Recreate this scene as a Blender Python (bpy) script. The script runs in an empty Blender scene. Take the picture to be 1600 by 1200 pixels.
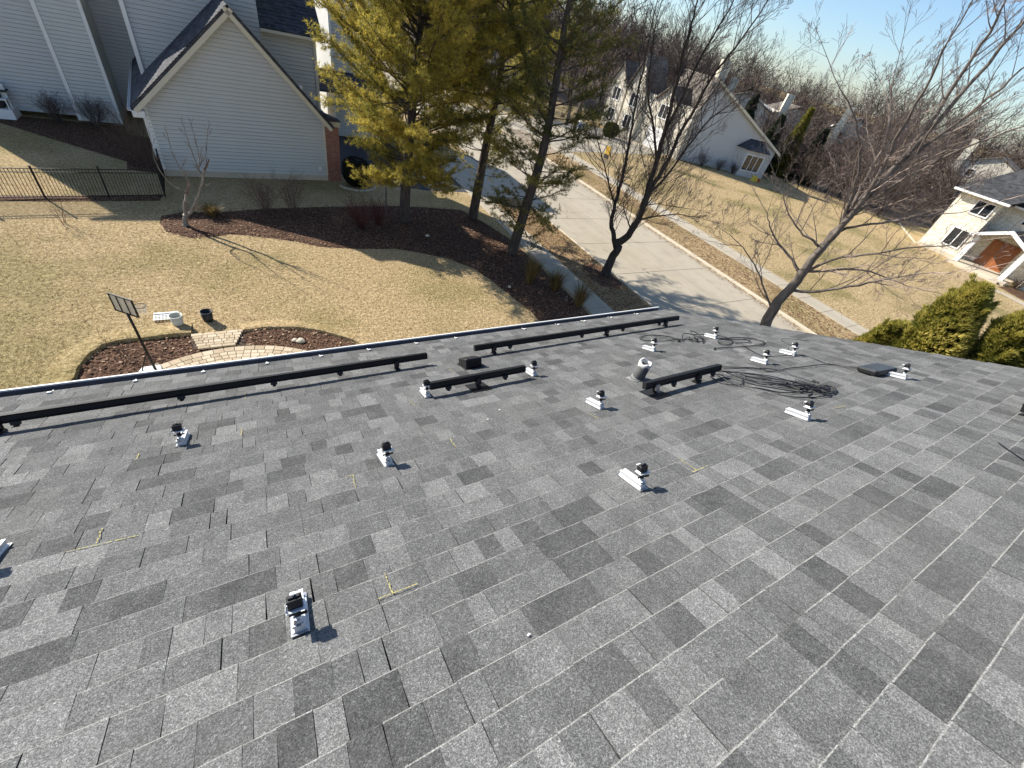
import bpy, bmesh, math, random
import numpy as np
from mathutils import Vector, Matrix
R = math.radians
rng = random.Random(7)
nr = np.random.RandomState(7)
S = bpy.context.scene
COL = S.collection

# ------------------------------------------------------------------ camera, sky, sun, exposure
PITCH, ROLL, AZ, SLOPE = R(40.4527), R(-15.3124), R(37.8491), R(23.2434)
CAM_H, ROOF_H = 9.0, 1.39
fw = Vector((math.sin(AZ)*math.cos(PITCH), math.cos(AZ)*math.cos(PITCH), -math.sin(PITCH)))
rt = Vector((math.cos(AZ), -math.sin(AZ), 0)); dn = fw.cross(rt)
r2 = rt*math.cos(ROLL)+dn*math.sin(ROLL); d2 = -rt*math.sin(ROLL)+dn*math.cos(ROLL)
camd = bpy.data.cameras.new('camera'); cam = bpy.data.objects.new('camera', camd); COL.objects.link(cam)
m3 = Matrix((r2, -d2, -fw)).transposed()
cam.matrix_world = Matrix.Translation((0, 0, CAM_H)) @ m3.to_4x4()
camd.sensor_width = 36; camd.lens = 652.07/1600*36; camd.clip_start = 0.05; camd.clip_end = 6000
S.camera = cam

SUN_EL, SUN_AZ = R(30), R(-32)           # azimuth from +Y towards +X
w = bpy.data.worlds.new('World'); S.world = w; w.use_nodes = True
nt = w.node_tree; bg = nt.nodes['Background']
sky = nt.nodes.new('ShaderNodeTexSky'); sky.sky_type = 'NISHITA'; sky.sun_disc = False
sky.sun_elevation = SUN_EL; sky.sun_rotation = SUN_AZ
sky.altitude = 200; sky.air_density = 1.0; sky.dust_density = 0.8; sky.ozone_density = 4.0
nt.links.new(sky.outputs[0], bg.inputs[0]); bg.inputs[1].default_value = 0.10
sd_ = Vector((math.sin(SUN_AZ)*math.cos(SUN_EL), math.cos(SUN_AZ)*math.cos(SUN_EL), math.sin(SUN_EL)))
sl = bpy.data.lights.new('sun', 'SUN'); sl.energy = 5.0; sl.angle = R(0.53); sl.color = (1.0, 0.95, 0.865)
so = bpy.data.objects.new('sun', sl); COL.objects.link(so); so.rotation_euler = sd_.to_track_quat('Z', 'Y').to_euler()
S.view_settings.view_transform = 'Standard'; S.view_settings.look = 'None'
S.view_settings.exposure = 0.96; S.view_settings.gamma = 1.0; S.view_settings.use_curve_mapping = False
S.cycles.use_denoising = True
try: S.cycles.denoiser = 'OPENIMAGEDENOISE'
except Exception: pass
S.cycles.max_bounces = 6; S.cycles.diffuse_bounces = 3; S.cycles.glossy_bounces = 2; S.cycles.transparent_max_bounces = 8

# ------------------------------------------------------------------ helpers
def empty(name, loc=(0, 0, 0), rz=0):
    o = bpy.data.objects.new(name, None); COL.objects.link(o); o.location = loc; o.rotation_euler = (0, 0, rz)
    o.empty_display_size = .2
    return o
def tag(o, label=None, cat=None, group=None, kind=None):
    if label: o['label'] = label
    if cat: o['category'] = cat
    if group: o['group'] = group
    if kind: o['kind'] = kind
    return o
def link(name, me, mat=None, parent=None, kind=None):
    o = bpy.data.objects.new(name, me); COL.objects.link(o)
    if mat and not me.materials: me.materials.append(mat)
    if parent: o.parent = parent
    if kind: o['kind'] = kind
    return o
def bevel(o, wd=.003, seg=1):
    b = o.modifiers.new('bevel', 'BEVEL'); b.width = wd; b.segments = seg; b.limit_method = 'ANGLE'; b.angle_limit = R(40)
    return o
def copy_tree(o, parent=None):
    c = o.copy(); COL.objects.link(c); c.parent = parent
    for ch in list(o.children): copy_tree(ch, c)
    return c

class MB:
    def __init__(s): s.v = []; s.f = []; s.t = []
    def add(s, vs, fs, tone=0.5):
        k = len(s.v); s.v.extend(tuple(p) for p in vs); s.f.extend(tuple(i+k for i in f) for f in fs)
        s.t.extend(tone if isinstance(tone, (list, tuple)) else [tone]*len(fs)); return s
    def box(s, x0, x1, y0, y1, z0, z1, M=None, tone=.5):
        vs = [Vector((x, y, z)) for z in (z0, z1) for y in (y0, y1) for x in (x0, x1)]
        if M: vs = [M @ p for p in vs]
        return s.add(vs, [(0, 2, 3, 1), (4, 5, 7, 6), (0, 1, 5, 4), (2, 6, 7, 3), (0, 4, 6, 2), (1, 3, 7, 5)], tone)
    def prism(s, prof, a0, a1, axis='y', M=None, tone=.5):
        # closed profile of (p,q) extruded along axis; axis y: (x,z); axis x: (y,z); axis z: (x,y)
        mk = {'y': lambda p, q, a: (p, a, q), 'x': lambda p, q, a: (a, p, q), 'z': lambda p, q, a: (p, q, a)}[axis]
        n = len(prof); vs = [Vector(mk(p, q, a0)) for p, q in prof]+[Vector(mk(p, q, a1)) for p, q in prof]
        if M: vs = [M @ p for p in vs]
        fs = [(i, (i+1) % n, (i+1) % n+n, i+n) for i in range(n)]+[tuple(range(n))[::-1], tuple(range(n, 2*n))]
        return s.add(vs, fs, tone)
    def tube(s, pts, rad, n=6, cap=True, tone=.5):
        pts = [Vector(p) for p in pts]
        if not hasattr(rad, '__len__'): rad = [rad]*len(pts)
        k = len(s.v); u = None
        for i, p in enumerate(pts):
            t = (pts[min(i+1, len(pts)-1)]-pts[max(i-1, 0)])
            if t.length < 1e-9: t = Vector((0, 0, 1))
            t.normalize()
            if u is None: u = t.orthogonal().normalized()
            else:
                u = u-t*u.dot(t)
                u = u.normalized() if u.length > 1e-6 else t.orthogonal().normalized()
            b = t.cross(u)
            for j in range(n):
                a = 2*math.pi*j/n; q = p+(u*math.cos(a)+b*math.sin(a))*rad[i]; s.v.append((q.x, q.y, q.z))
        nf = 0
        for i in range(len(pts)-1):
            for j in range(n):
                a = k+i*n+j; b_ = k+i*n+(j+1) % n; s.f.append((a, b_, b_+n, a+n)); nf += 1
        if cap and n > 2:
            s.f.append(tuple(range(k, k+n))[::-1]); e = k+(len(pts)-1)*n; s.f.append(tuple(range(e, e+n))); nf += 2
        s.t.extend([tone]*nf); return s
    def cyl(s, p0, p1, r0, r1=None, n=12, tone=.5): return s.tube([p0, p1], [r0, r0 if r1 is None else r1], n, True, tone)
    def build(s, name, mat, parent=None, smooth=False, kind=None, tone=False):
        me = bpy.data.meshes.new(name); me.from_pydata(s.v, [], s.f)
        if tone:
            a = me.attributes.new('tone', 'FLOAT', 'FACE'); a.data.foreach_set('value', s.t)
        if smooth: me.polygons.foreach_set('use_smooth', [True]*len(me.polygons))
        me.update()
        return link(name, me, mat, parent, kind)

def tri_mesh(name, V, F, mat, parent=None, kind=None, tone=None):
    V = np.asarray(V, np.float32); F = np.asarray(F, np.int32); n = F.shape[1]
    me = bpy.data.meshes.new(name)
    me.vertices.add(len(V)); me.vertices.foreach_set('co', V.ravel())
    me.loops.add(F.size); me.loops.foreach_set('vertex_index', F.ravel())
    me.polygons.add(len(F)); me.polygons.foreach_set('loop_start', np.arange(0, F.size, n, dtype=np.int32))
    me.polygons.foreach_set('loop_total', np.full(len(F), n, np.int32))
    if tone is not None:
        a = me.attributes.new('tone', 'FLOAT', 'FACE'); a.data.foreach_set('value', np.asarray(tone, np.float32))
    me.update(calc_edges=True)
    return link(name, me, mat, parent, kind)

# ---- materials
class N:
    def __init__(s, name):
        s.m = bpy.data.materials.new(name); s.m.use_nodes = True; s.t = s.m.node_tree
        s.b = s.t.nodes['Principled BSDF']; s.out = s.t.nodes['Material Output']; s._pos = None
    def n(s, typ, **kw):
        x = s.t.nodes.new('ShaderNode'+typ)
        for k, v in kw.items(): setattr(x, k, v)
        return x
    def l(s, a, b): s.t.links.new(a, b)
    def val(s, sock, v):
        if isinstance(v, bpy.types.NodeSocket): s.l(v, sock)
        else: sock.default_value = v
    @property
    def pos(s):
        if s._pos is None: s._pos = s.n('NewGeometry').outputs['Position']
        return s._pos
    def attr(s, name): return s.n('Attribute', attribute_name=name).outputs['Fac']
    def noise(s, scale, detail=3, rough=.55, vec=None, out='Fac'):
        x = s.n('TexNoise'); s.l(vec or s.pos, x.inputs['Vector']); x.inputs['Scale'].default_value = scale
        x.inputs['Detail'].default_value = detail; x.inputs['Roughness'].default_value = rough; return x.outputs[out]
    def vor(s, scale, out='Color', feature='F1', vec=None, rnd=1):
        x = s.n('TexVoronoi', feature=feature); s.l(vec or s.pos, x.inputs['Vector']); x.inputs['Scale'].default_value = scale
        x.inputs['Randomness'].default_value = rnd; return x.outputs[out]
    def math(s, op, a, b=0.0, c=None, clamp=False):
        x = s.n('Math', operation=op, use_clamp=clamp); s.val(x.inputs[0], a); s.val(x.inputs[1], b)
        if c is not None: s.val(x.inputs[2], c)
        return x.outputs[0]
    def mapr(s, v, a, b, c, d):
        x = s.n('MapRange'); s.l(v, x.inputs[0])
        for i, q in enumerate((a, b, c, d)): x.inputs[i+1].default_value = q
        return x.outputs[0]
    def mix(s, f, a, b, blend='MIX'):
        x = s.n('Mix', data_type='RGBA', blend_type=blend); s.val(x.inputs[0], f)
        for i, q in ((6, a), (7, b)):
            if isinstance(q, (tuple, list)): q = tuple(q)+(1,)*(4-len(q))
            s.val(x.inputs[i], q)
        return x.outputs[2]
    def ramp(s, f, stops):
        x = s.n('ValToRGB'); e = x.color_ramp.elements
        while len(e) < len(stops): e.new(.5)
        for q, (p, c) in zip(e, stops): q.position = p; q.color = tuple(c)+(1,)
        s.val(x.inputs[0], f); return x.outputs[0]
    def scale(s, vec, v):
        x = s.n('Mapping'); s.l(vec, x.inputs[0]); x.inputs['Scale'].default_value = v; return x.outputs[0]
    def bump(s, h, strength=.4, dist=.01):
        x = s.n('Bump'); x.inputs['Strength'].default_value = strength; x.inputs['Distance'].default_value = dist
        s.l(h, x.inputs['Height']); s.l(x.outputs[0], s.b.inputs['Normal'])
    def done(s, col, rough=.8, metal=0, spec=.3):
        if isinstance(col, (tuple, list)): s.b.inputs['Base Color'].default_value = tuple(col)+(1,)*(4-len(col))
        else: s.l(col, s.b.inputs['Base Color'])
        s.val(s.b.inputs['Roughness'], rough); s.b.inputs['Metallic'].default_value = metal
        s.b.inputs['Specular IOR Level'].default_value = spec
        return s.m

def plain(name, c, rough=.6, metal=0, var=.12, scale=8., spec=.3, bmp=0):
    a = N(name); f = a.noise(scale, 4)
    lo = tuple(x*(1-var) for x in c); hi = tuple(min(1, x*(1+var)) for x in c)
    if bmp: a.bump(a.noise(scale*6, 3), .5, bmp)
    return a.done(a.mix(f, lo, hi), rough, metal, spec)

def leafy(name, stops, trans=.35, rough=.55):
    """foliage: colour by the per-face tone, part of the light passes through"""
    a = N(name); t = a.attr('tone'); n_ = a.noise(1.3, 2)
    f = a.math('ADD', t, a.math('MULTIPLY', a.math('SUBTRACT', n_, .5), .5), clamp=True)
    c = a.ramp(f, stops); m = a.done(c, rough, 0, .25)
    tr = a.n('BsdfTranslucent'); a.l(c, tr.inputs[0]); ms = a.n('MixShader'); ms.inputs[0].default_value = trans
    a.l(a.b.outputs[0], ms.inputs[1]); a.l(tr.outputs[0], ms.inputs[2]); a.l(ms.outputs[0], a.out.inputs[0])
    return m

MT = {}
def mk_shingle():
    a = N('shingle_granules'); t = a.attr('tone')
    blot = a.noise(9, 3); fine = a.noise(55, 2)
    sp1 = a.n('SeparateColor'); a.l(a.vor(290), sp1.inputs[0])
    sp2 = a.n('SeparateColor'); a.l(a.vor(420), sp2.inputs[0])
    tt = a.math('ADD', t, a.math('MULTIPLY', a.math('SUBTRACT', blot, .5), .55))
    tt = a.math('ADD', tt, a.math('MULTIPLY', a.math('SUBTRACT', fine, .5), .3), clamp=True)
    base = a.ramp(tt, [(0, (.054, .054, .053)), (.45, (.108, .108, .105)), (1, (.195, .194, .187))])
    sp3 = a.n('SeparateColor'); a.l(a.vor(120), sp3.inputs[0]); fl = a.math('MULTIPLY', a.math('GREATER_THAN', sp3.outputs[0], .90), .8)
    g = a.math('POWER', sp1.outputs[0], 2.2); g2 = a.math('POWER', sp2.outputs[1], 2.0)
    k = a.math('ADD', a.math('ADD', .48, a.math('MULTIPLY', fl, g2)), a.math('ADD', a.math('MULTIPLY', g, .95), a.math('MULTIPLY', g2, .7)))
    kc = a.n('CombineColor'); [a.l(k, kc.inputs[i]) for i in range(3)]
    c = a.mix(1.0, base, kc.outputs[0], 'MULTIPLY')
    big = a.noise(.9, 3); c = a.mix(a.mapr(big, .45, .8, 0, .35), c, (.13, .128, .118))
    dust = a.math('GREATER_THAN', t, 1.5)
    dm = a.math('MULTIPLY', a.mapr(a.noise(34, 4, .8), .40, .66, .0, .75), a.mapr(a.noise(1.6, 3, .6), .36, .64, .12, 1))
    c = a.mix(a.math('MULTIPLY', dust, dm), c, (.27, .265, .24))
    a.bump(a.math('ADD', g, fine), .55, .004)
    return a.done(c, .93, 0, .15)
MT['shingle'] = mk_shingle()
MT['deck'] = plain('roof_underlay', (.02, .02, .02), .95)
def mk_lawn(name, gscale):
    a = N(name); p = a.pos
    warp = a.n('VectorMath', operation='ADD'); wn = a.n('VectorMath', operation='SCALE'); a.l(a.noise(2.5, 3, .6, out='Color'), wn.inputs[0]); wn.inputs['Scale'].default_value = .25; a.l(p, warp.inputs[0]); a.l(wn.outputs[0], warp.inputs[1]); q = warp.outputs[0]
    clump = a.noise(7.5, 6, .82, a.scale(q, (1.5, 1, 1))); fine = a.noise(30, 4, .8); mid = a.noise(2.2, 4, .65); big = a.noise(.22, 3); st = a.noise(4.5, 5, .75, a.scale(q, (1, 2.2, 1)))
    k = a.math('ADD', a.math('MULTIPLY', clump, .72), a.math('MULTIPLY', fine, .28))
    straw = a.ramp(k, [(.36, (.17, .106, .047)), (.49, (.43, .31, .158)), (.62, (.69, .545, .325))])
    green = a.ramp(k, [(.36, (.045, .046, .012)), (.5, (.165, .152, .044)), (.64, (.36, .315, .115))])
    sx = a.n('SeparateXYZ'); a.l(p, sx.inputs[0]); lf = a.mapr(sx.outputs[0], 3, -7, 0, .09)
    g = a.math('ADD', a.mapr(a.math('ADD', big, lf), .50, .66, 0, gscale), a.mapr(mid, .52, .75, 0, gscale*.5), clamp=True)
    c = a.mix(g, straw, green)
    c = a.mix(a.mapr(st, .56, .74, 0, .55), c, (.15, .10, .045))
    a.bump(a.math('ADD', k, st), .9, .08)
    return a.done(c, .95, 0, .1)
MT['lawn'] = mk_lawn('dormant_lawn', .44); MT['lawn2'] = mk_lawn('dormant_lawn_across', .6)
def mk_blades():
    a = N('grass_blades'); t = a.attr('tone'); big = a.noise(.22, 3); mid = a.noise(3.5, 4, .65)
    sx = a.n('SeparateXYZ'); a.l(a.pos, sx.inputs[0]); lf = a.mapr(sx.outputs[0], 3, -7, 0, .09)
    g = a.math('ADD', a.mapr(a.math('ADD', big, lf), .50, .66, 0, .5), a.mapr(mid, .5, .75, 0, .25), clamp=True)
    c = a.mix(g, a.ramp(t, [(0, (.15, .10, .048)), (.5, (.42, .32, .17)), (1, (.70, .58, .37))]), a.ramp(t, [(0, (.08, .08, .025)), (.5, (.2, .18, .065)), (1, (.4, .35, .15))]))
    return a.done(c, .9, 0, .1)
MT['blades'] = mk_blades()
def mk_mulch():
    a = N('mulch'); c = a.vor(26, 'Color'); s_ = a.n('SeparateColor'); a.l(c, s_.inputs[0]); n_ = a.noise(40, 4, .7)
    col = a.ramp(a.math('MULTIPLY', s_.outputs[0], a.math('ADD', n_, .45)), [(0, (.022, .012, .008)), (.5, (.115, .062, .038)), (1, (.27, .165, .105))])
    a.bump(a.math('ADD', s_.outputs[1], n_), 1, .05); return a.done(col, .95, 0, .1)
MT['mulch'] = mk_mulch()
def mk_chips():
    a = N('mulch_chips'); t = a.attr('tone')
    return a.done(a.ramp(t, [(0, (.035, .018, .013)), (.75, (.165, .090, .055)), (1, (.42, .30, .20))]), .9, 0, .1)
MT['chips'] = mk_chips()
def mk_conc(name, c, stain=.25):
    a = N(name); n1 = a.noise(1.1, 5, .65); n2 = a.noise(25, 4, .7); n3 = a.noise(.3, 3)
    col = a.mix(n2, tuple(x*.82 for x in c), tuple(min(1, x*1.12) for x in c))
    col = a.mix(a.mapr(n1, .5, .8, 0, stain), col, tuple(x*.55 for x in c))
    col = a.mix(a.mapr(n3, .5, .75, 0, stain*.8), col, (c[0]*.75, c[1]*.68, c[2]*.58))
    cr = a.vor(.32, 'Distance', 'DISTANCE_TO_EDGE', a.scale(a.pos, (1, .8, 1))); wob = a.math('ADD', cr, a.math('MULTIPLY', a.math('SUBTRACT', a.noise(3, 4), .5), .05))
    col = a.mix(a.math('MULTIPLY', a.mapr(wob, .0, .006, .7, 0), a.mapr(a.noise(.5, 2), .45, .6, 0, 1)), col, tuple(x*.25 for x in c))
    tr = a.noise(.8, 4, .6, a.scale(a.pos, (1.6, .06, 1))); col = a.mix(a.mapr(tr, .48, .75, 0, .4), col, tuple(x*.6 for x in c))
    a.bump(n2, .3, .01); return a.done(col, .9, 0, .15)
MT['conc'] = mk_conc('street_concrete', (.42, .365, .275), .4); MT['walkc'] = mk_conc('sidewalk_concrete', (.45, .39, .295), .3)
MT['kerb'] = mk_conc('kerb_concrete', (.55, .48, .37), .35); MT['asph'] = mk_conc('driveway_asphalt', (.06, .062, .07), .2)
MT['soil'] = plain('bare_soil', (.13, .09, .055), .95, 0, .3, 3)
def mk_paver():
    a = N('paver'); oi = a.n('ObjectInfo').outputs['Random']
    c = a.ramp(a.math('ADD', a.math('MULTIPLY', oi, .7), a.math('MULTIPLY', a.noise(9, 4), .4)), [(.1, (.36, .28, .18)), (.5, (.50, .40, .27)), (.95, (.60, .51, .37))])
    a.bump(a.noise(80, 3), .4, .005); return a.done(c, .9, 0, .15)
MT['paver'] = mk_paver(); MT['sand'] = plain('joint_sand', (.07, .05, .035), .95, 0, .3, 20)
MT['black'] = plain('black_anodised', (.007, .007, .008), .5, .0, .2, 20, .3)
MT['blackp'] = plain('black_plastic', (.010, .010, .011), .5, 0, .2, 20, .4)
MT['rubber'] = plain('cable_jacket', (.011, .011, .012), .42, 0, .2, 20, .45)
def mk_alu():
    a = N('mill_aluminium'); st = a.noise(60, 3, .6, a.scale(a.pos, (1, .08, 1)))
    a.bump(st, .15, .001); return a.done(a.mix(st, (.52, .53, .54), (.74, .74, .73)), .45, .35, .5)
MT['alu'] = mk_alu()
MT['bolt'] = plain('zinc_bolt', (.35, .35, .36), .35, .8, .2, 60, .5)
MT['white'] = plain('white_trim', (.74, .73, .70), .5, 0, .06, 5)
MT['whitep'] = plain('white_plastic', (.72, .72, .68), .5, 0, .08, 15)
MT['gutterin'] = plain('gutter_shade', (.075, .08, .095), .7, 0, .4, 6)  # bluish shade of the trough put into the colour
def mk_chalk():
    a = N('yellow_chalk'); n_ = a.noise(110, 3, .7)
    c = a.mix(a.mapr(n_, .38, .6, 0, 1), (.13, .125, .095), (.50, .43, .14)); return a.done(c, .95, 0, .1)
MT['chalk'] = mk_chalk()
def mk_siding(name, c):
    a = N(name); n_ = a.noise(.7, 4); s2 = a.noise(6, 3, .6, a.scale(a.pos, (.15, .15, 4)))
    col = a.mix(n_, tuple(x*.9 for x in c), tuple(x*1.06 for x in c)); col = a.mix(a.mapr(s2, .5, .8, 0, .15), col, tuple(x*.72 for x in c))
    return a.done(col, .6, 0, .3)
MT['siding'] = mk_siding('grey_lap_siding', (.54, .545, .515)); MT['siding2'] = mk_siding('pale_grey_siding', (.50, .505, .49))
MT['siding3'] = mk_siding('cream_siding', (.58, .53, .43)); MT['siding4'] = mk_siding('own_house_siding', (.5, .49, .46))
MT['cream'] = plain('cream_trim', (.62, .565, .44), .55, 0, .08, 3)
def mk_asph_roof(name, c):
    a = N(name); b = a.n('TexBrick'); uv = a.n('TexCoord').outputs['UV']; p = a.pos
    v = a.vor(3.2, 'Color', vec=a.scale(p, (1, 1, 2.4))); s_ = a.n('SeparateColor'); a.l(v, s_.inputs[0]); a.t.nodes.remove(b)
    n_ = a.noise(30, 3); k = a.math('ADD', a.math('MULTIPLY', s_.outputs[0], .7), a.math('MULTIPLY', n_, .5))
    a.bump(n_, .5, .02); return a.done(a.ramp(k, [(0, tuple(x*.55 for x in c)), (.5, c), (1, tuple(x*1.7 for x in c))]), .9, 0, .15)
MT['roofd'] = mk_asph_roof('dark_asphalt_shingles', (.055, .055, .06)); MT['roofb'] = mk_asph_roof('brown_asphalt_shingles', (.13, .112, .095))
MT['roofg'] = mk_asph_roof('grey_asphalt_shingles', (.045, .045, .046))
def mk_brick():
    a = N('red_brick'); b = a.n('TexBrick'); p = a.pos
    sx = a.n('SeparateXYZ'); a.l(p, sx.inputs[0]); cx = a.n('CombineXYZ'); a.l(a.math('ADD', sx.outputs[0], sx.outputs[1]), cx.inputs[0]); a.l(sx.outputs[2], cx.inputs[1])
    a.l(cx.outputs[0], b.inputs['Vector']); b.inputs['Scale'].default_value = 4.5
    b.inputs['Color1'].default_value = (.24, .085, .055, 1); b.inputs['Color2'].default_value = (.38, .17, .115, 1); b.inputs['Mortar'].default_value = (.36, .32, .28, 1)
    b.inputs['Mortar Size'].default_value = .018; a.bump(b.outputs['Fac'], -.6 if False else .5, -.01 if False else .01)
    return a.done(b.outputs['Color'], .9, 0, .15)
MT['brick'] = mk_brick()
def mk_stone():
    a = N('cream_fieldstone'); p = a.scale(a.pos, (1.6, 1.6, 2.4)); c = a.vor(1.9, 'Color', vec=p); d = a.vor(1.9, 'Distance', 'DISTANCE_TO_EDGE', p)
    s_ = a.n('SeparateColor'); a.l(c, s_.inputs[0])
    col = a.ramp(s_.outputs[0], [(0, (.62, .55, .42)), (.4, (.74, .67, .53)), (1, (.80, .74, .62))])
    col = a.mix(a.mapr(d, 0, .05, 1, 0), col, (.46, .41, .33)); a.bump(a.mapr(d, 0, .12, 0, 1), .5, .04)
    return a.done(col, .9, 0, .15)
MT['stone'] = mk_stone()
MT['glass'] = plain('window_glass', (.018, .022, .026), .06, 0, .2, 2, .8)
MT['door'] = plain('orange_wood_door', (.30, .105, .035), .45, 0, .35, 4, .4)
def mk_bark(name, c, sc=9):
    a = N(name); st = a.noise(sc, 5, .7, a.scale(a.pos, (1, 1, .22)))
    a.bump(st, .9, .03); return a.done(a.ramp(st, [(.25, tuple(x*.4 for x in c)), (.55, c), (.8, tuple(x*1.7 for x in c))]), .92, 0, .12)
MT['bark'] = mk_bark('grey_brown_bark', (.17, .145, .125)); MT['barkd'] = mk_bark('dark_bark', (.062, .05, .042)); MT['barkl'] = mk_bark('pale_bark', (.24, .215, .18))
MT['barkp'] = mk_bark('pine_bark', (.085, .07, .06)); MT['twig'] = plain('twig_bark', (.27, .21, .175), .9, 0, .35, 3)
MT['twigd'] = plain('dark_twig_bark', (.10, .076, .064), .9, 0, .35, 3); MT['twigr'] = plain('red_twig', (.075, .024, .022), .8, 0, .3, 4)
MT['twigb'] = plain('brown_shrub_twig', (.13, .085, .06), .9, 0, .3, 5)
MT['pine'] = leafy('pine_needles', [(0, (.020, .032, .010)), (.35, (.085, .105, .024)), (.66, (.28, .25, .048)), (1, (.55, .43, .08))], .48)  # yellow end puts sunlit highlights into the needle colour
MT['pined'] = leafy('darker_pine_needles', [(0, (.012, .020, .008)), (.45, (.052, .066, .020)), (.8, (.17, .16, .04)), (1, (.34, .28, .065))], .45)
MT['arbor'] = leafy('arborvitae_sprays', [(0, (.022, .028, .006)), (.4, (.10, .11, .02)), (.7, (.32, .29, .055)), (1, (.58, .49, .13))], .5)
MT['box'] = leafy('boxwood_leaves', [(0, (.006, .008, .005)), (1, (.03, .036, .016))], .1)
MT['spruce'] = leafy('spruce_needles', [(0, (.012, .020, .012)), (.6, (.05, .065, .035)), (1, (.12, .13, .07))], .15)
MT['ornam'] = leafy('dry_ornamental_grass', [(0, (.06, .045, .018)), (.5, (.16, .115, .045)), (1, (.36, .27, .12))], .25)
MT['leaf'] = leafy('fallen_leaves', [(0, (.08, .04, .02)), (.5, (.25, .135, .065)), (1, (.50, .33, .18))], .05, .9)
def mk_wood():
    a = N('far_wood_twigs'); t = a.attr('tone'); n_ = a.noise(.12, 3)
    return a.done(a.ramp(a.math('ADD', a.math('MULTIPLY', t, .7), a.math('MULTIPLY', n_, .4)), [(.1, (.042, .031, .027)), (.5, (.088, .067, .056)), (.95, (.155, .12, .098))]), .95, 0, .05)
MT['wood'] = mk_wood()

# ------------------------------------------------------------------ the setting: ground, lawns, street, walks
def sheet(name, poly, z, mat, thick=0.0, kind='structure', parent=None):
    b = MB(); n = len(poly)
    if thick: b.prism(list(poly), z-thick, z, 'z')
    else: b.add([(x, y, z) for x, y in poly], [tuple(range(n))])
    return link_kind(b.build(name, mat, parent), kind)
def link_kind(o, k):
    if k: o['kind'] = k
    return o
sheet('ground', [(-1500, -1500), (3000, -1500), (3000, 3000), (-1500, 3000)], -.16, MT['soil'])
sheet('lawn', [(-800, -400), (15.98, -400), (15.98, 800), (-800, 800)], 0, MT['lawn'], .15)
sheet('lawn', [(24.32, -400), (2500, -400), (2500, 2000), (24.32, 2000)], 0, MT['lawn2'], .15)

def pieces(parent, name, rects, z0, z1, mat, bev=.006, gap=.008):
    """rectangular slabs, each an object of its own, mesh shared between alike sizes"""
    cache = {}
    for (x0, x1, y0, y1) in rects:
        sx, sy = round(x1-x0-gap, 3), round(y1-y0-gap, 3)
        if (sx, sy) not in cache:
            b = MB(); b.box(-sx/2+bev, sx/2-bev, -sy/2+bev, sy/2-bev, z1-z0, z1-z0); b = MB()
            h = z1-z0; q = bev
            V = [(-sx/2, -sy/2, 0), (sx/2, -sy/2, 0), (sx/2, sy/2, 0), (-sx/2, sy/2, 0), (-sx/2, -sy/2, h-q), (sx/2, -sy/2, h-q), (sx/2, sy/2, h-q), (-sx/2, sy/2, h-q),
                 (-sx/2+q, -sy/2+q, h), (sx/2-q, -sy/2+q, h), (sx/2-q, sy/2-q, h), (-sx/2+q, sy/2-q, h)]
            F = [(i, (i+1) % 4, (i+1) % 4+4, i+4) for i in range(4)]+[(i+4, (i+1) % 4+4, (i+1) % 4+8, i+8) for i in range(4)]+[(8, 9, 10, 11)]
            b.add(V, F); me = bpy.data.meshes.new(name); me.from_pydata(b.v, [], b.f); me.materials.append(mat); cache[(sx, sy)] = me
        o = bpy.data.objects.new(name, cache[(sx, sy)]); COL.objects.link(o); o.parent = parent; o.location = ((x0+x1)/2, (y0+y1)/2, z0)
st = sheet('street', [(16.12, -300), (24.14, -300), (24.14, 400), (16.12, 400)], -.135, MT['sand'])
rc = []
for i in range(26):
    y0 = -14+i*3.6
    rc += [(16.13, 20.13, y0, y0+3.6), (20.13, 24.13, y0, y0+3.6)]
pieces(st, 'concrete_panel', rc, -.131, -.1, MT['conc'], .008, .02)
for x0, x1 in ((15.98, 16.12), (24.14, 24.32)):
    k = link_kind(MB().box(x0+.05, x1-.05, -300, 400, -.16, -.06).build('kerb', MT['kerb']), 'structure')
    pieces(k, 'kerb_stone', [(x0, x1, -14+i*3, -11+i*3) for i in range(30)], -.13, .025, MT['kerb'], .02, .012)
sw = sheet('sidewalk', [(12.22, -60), (13.5, -60), (13.5, 25.6), (12.22, 25.6)], .004, MT['sand'])
pieces(sw, 'slab', [(12.22, 13.5, 5+i*1.37, 6.37+i*1.37) for i in range(15)], .004, .03, MT['walkc'], .008, .014)
fs_ = sheet('sidewalk', [(27.35, -60), (28.85, -60), (28.85, 120), (27.35, 120)], .004, MT['sand'])
pieces(fs_, 'slab', [(27.35, 28.85, 0+i*1.5, 1.5+i*1.5) for i in range(30)], .004, .03, MT['walkc'], .008, .014)
sheet('driveway', [(5.0, 26.9), (9.6, 25.7), (11.9, 25.7), (15.96, 24.9), (15.96, 33.2), (12, 32.4), (6.2, 38.5), (5.0, 38.5)], .008, MT['asph'])
sheet('driveway_apron', [(12.3, 25.65), (15.97, 24.6), (15.97, 33.6), (12.3, 32.6)], .014, MT['walkc'])
sheet('driveway', [(24.34, 36.5), (30, 38.5), (46.6, 41.5), (46.4, 52), (30, 52.5), (24.34, 54.5)], .01, MT['walkc'])
sheet('front_walk', [(54.0, 8.9), (54.9, 7.0), (53.8, 4.2), (51.0, 1.0), (50.0, 1.6), (52.7, 4.8), (53.6, 7.2), (53.2, 8.6)], .012, MT['walkc'])

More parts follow.
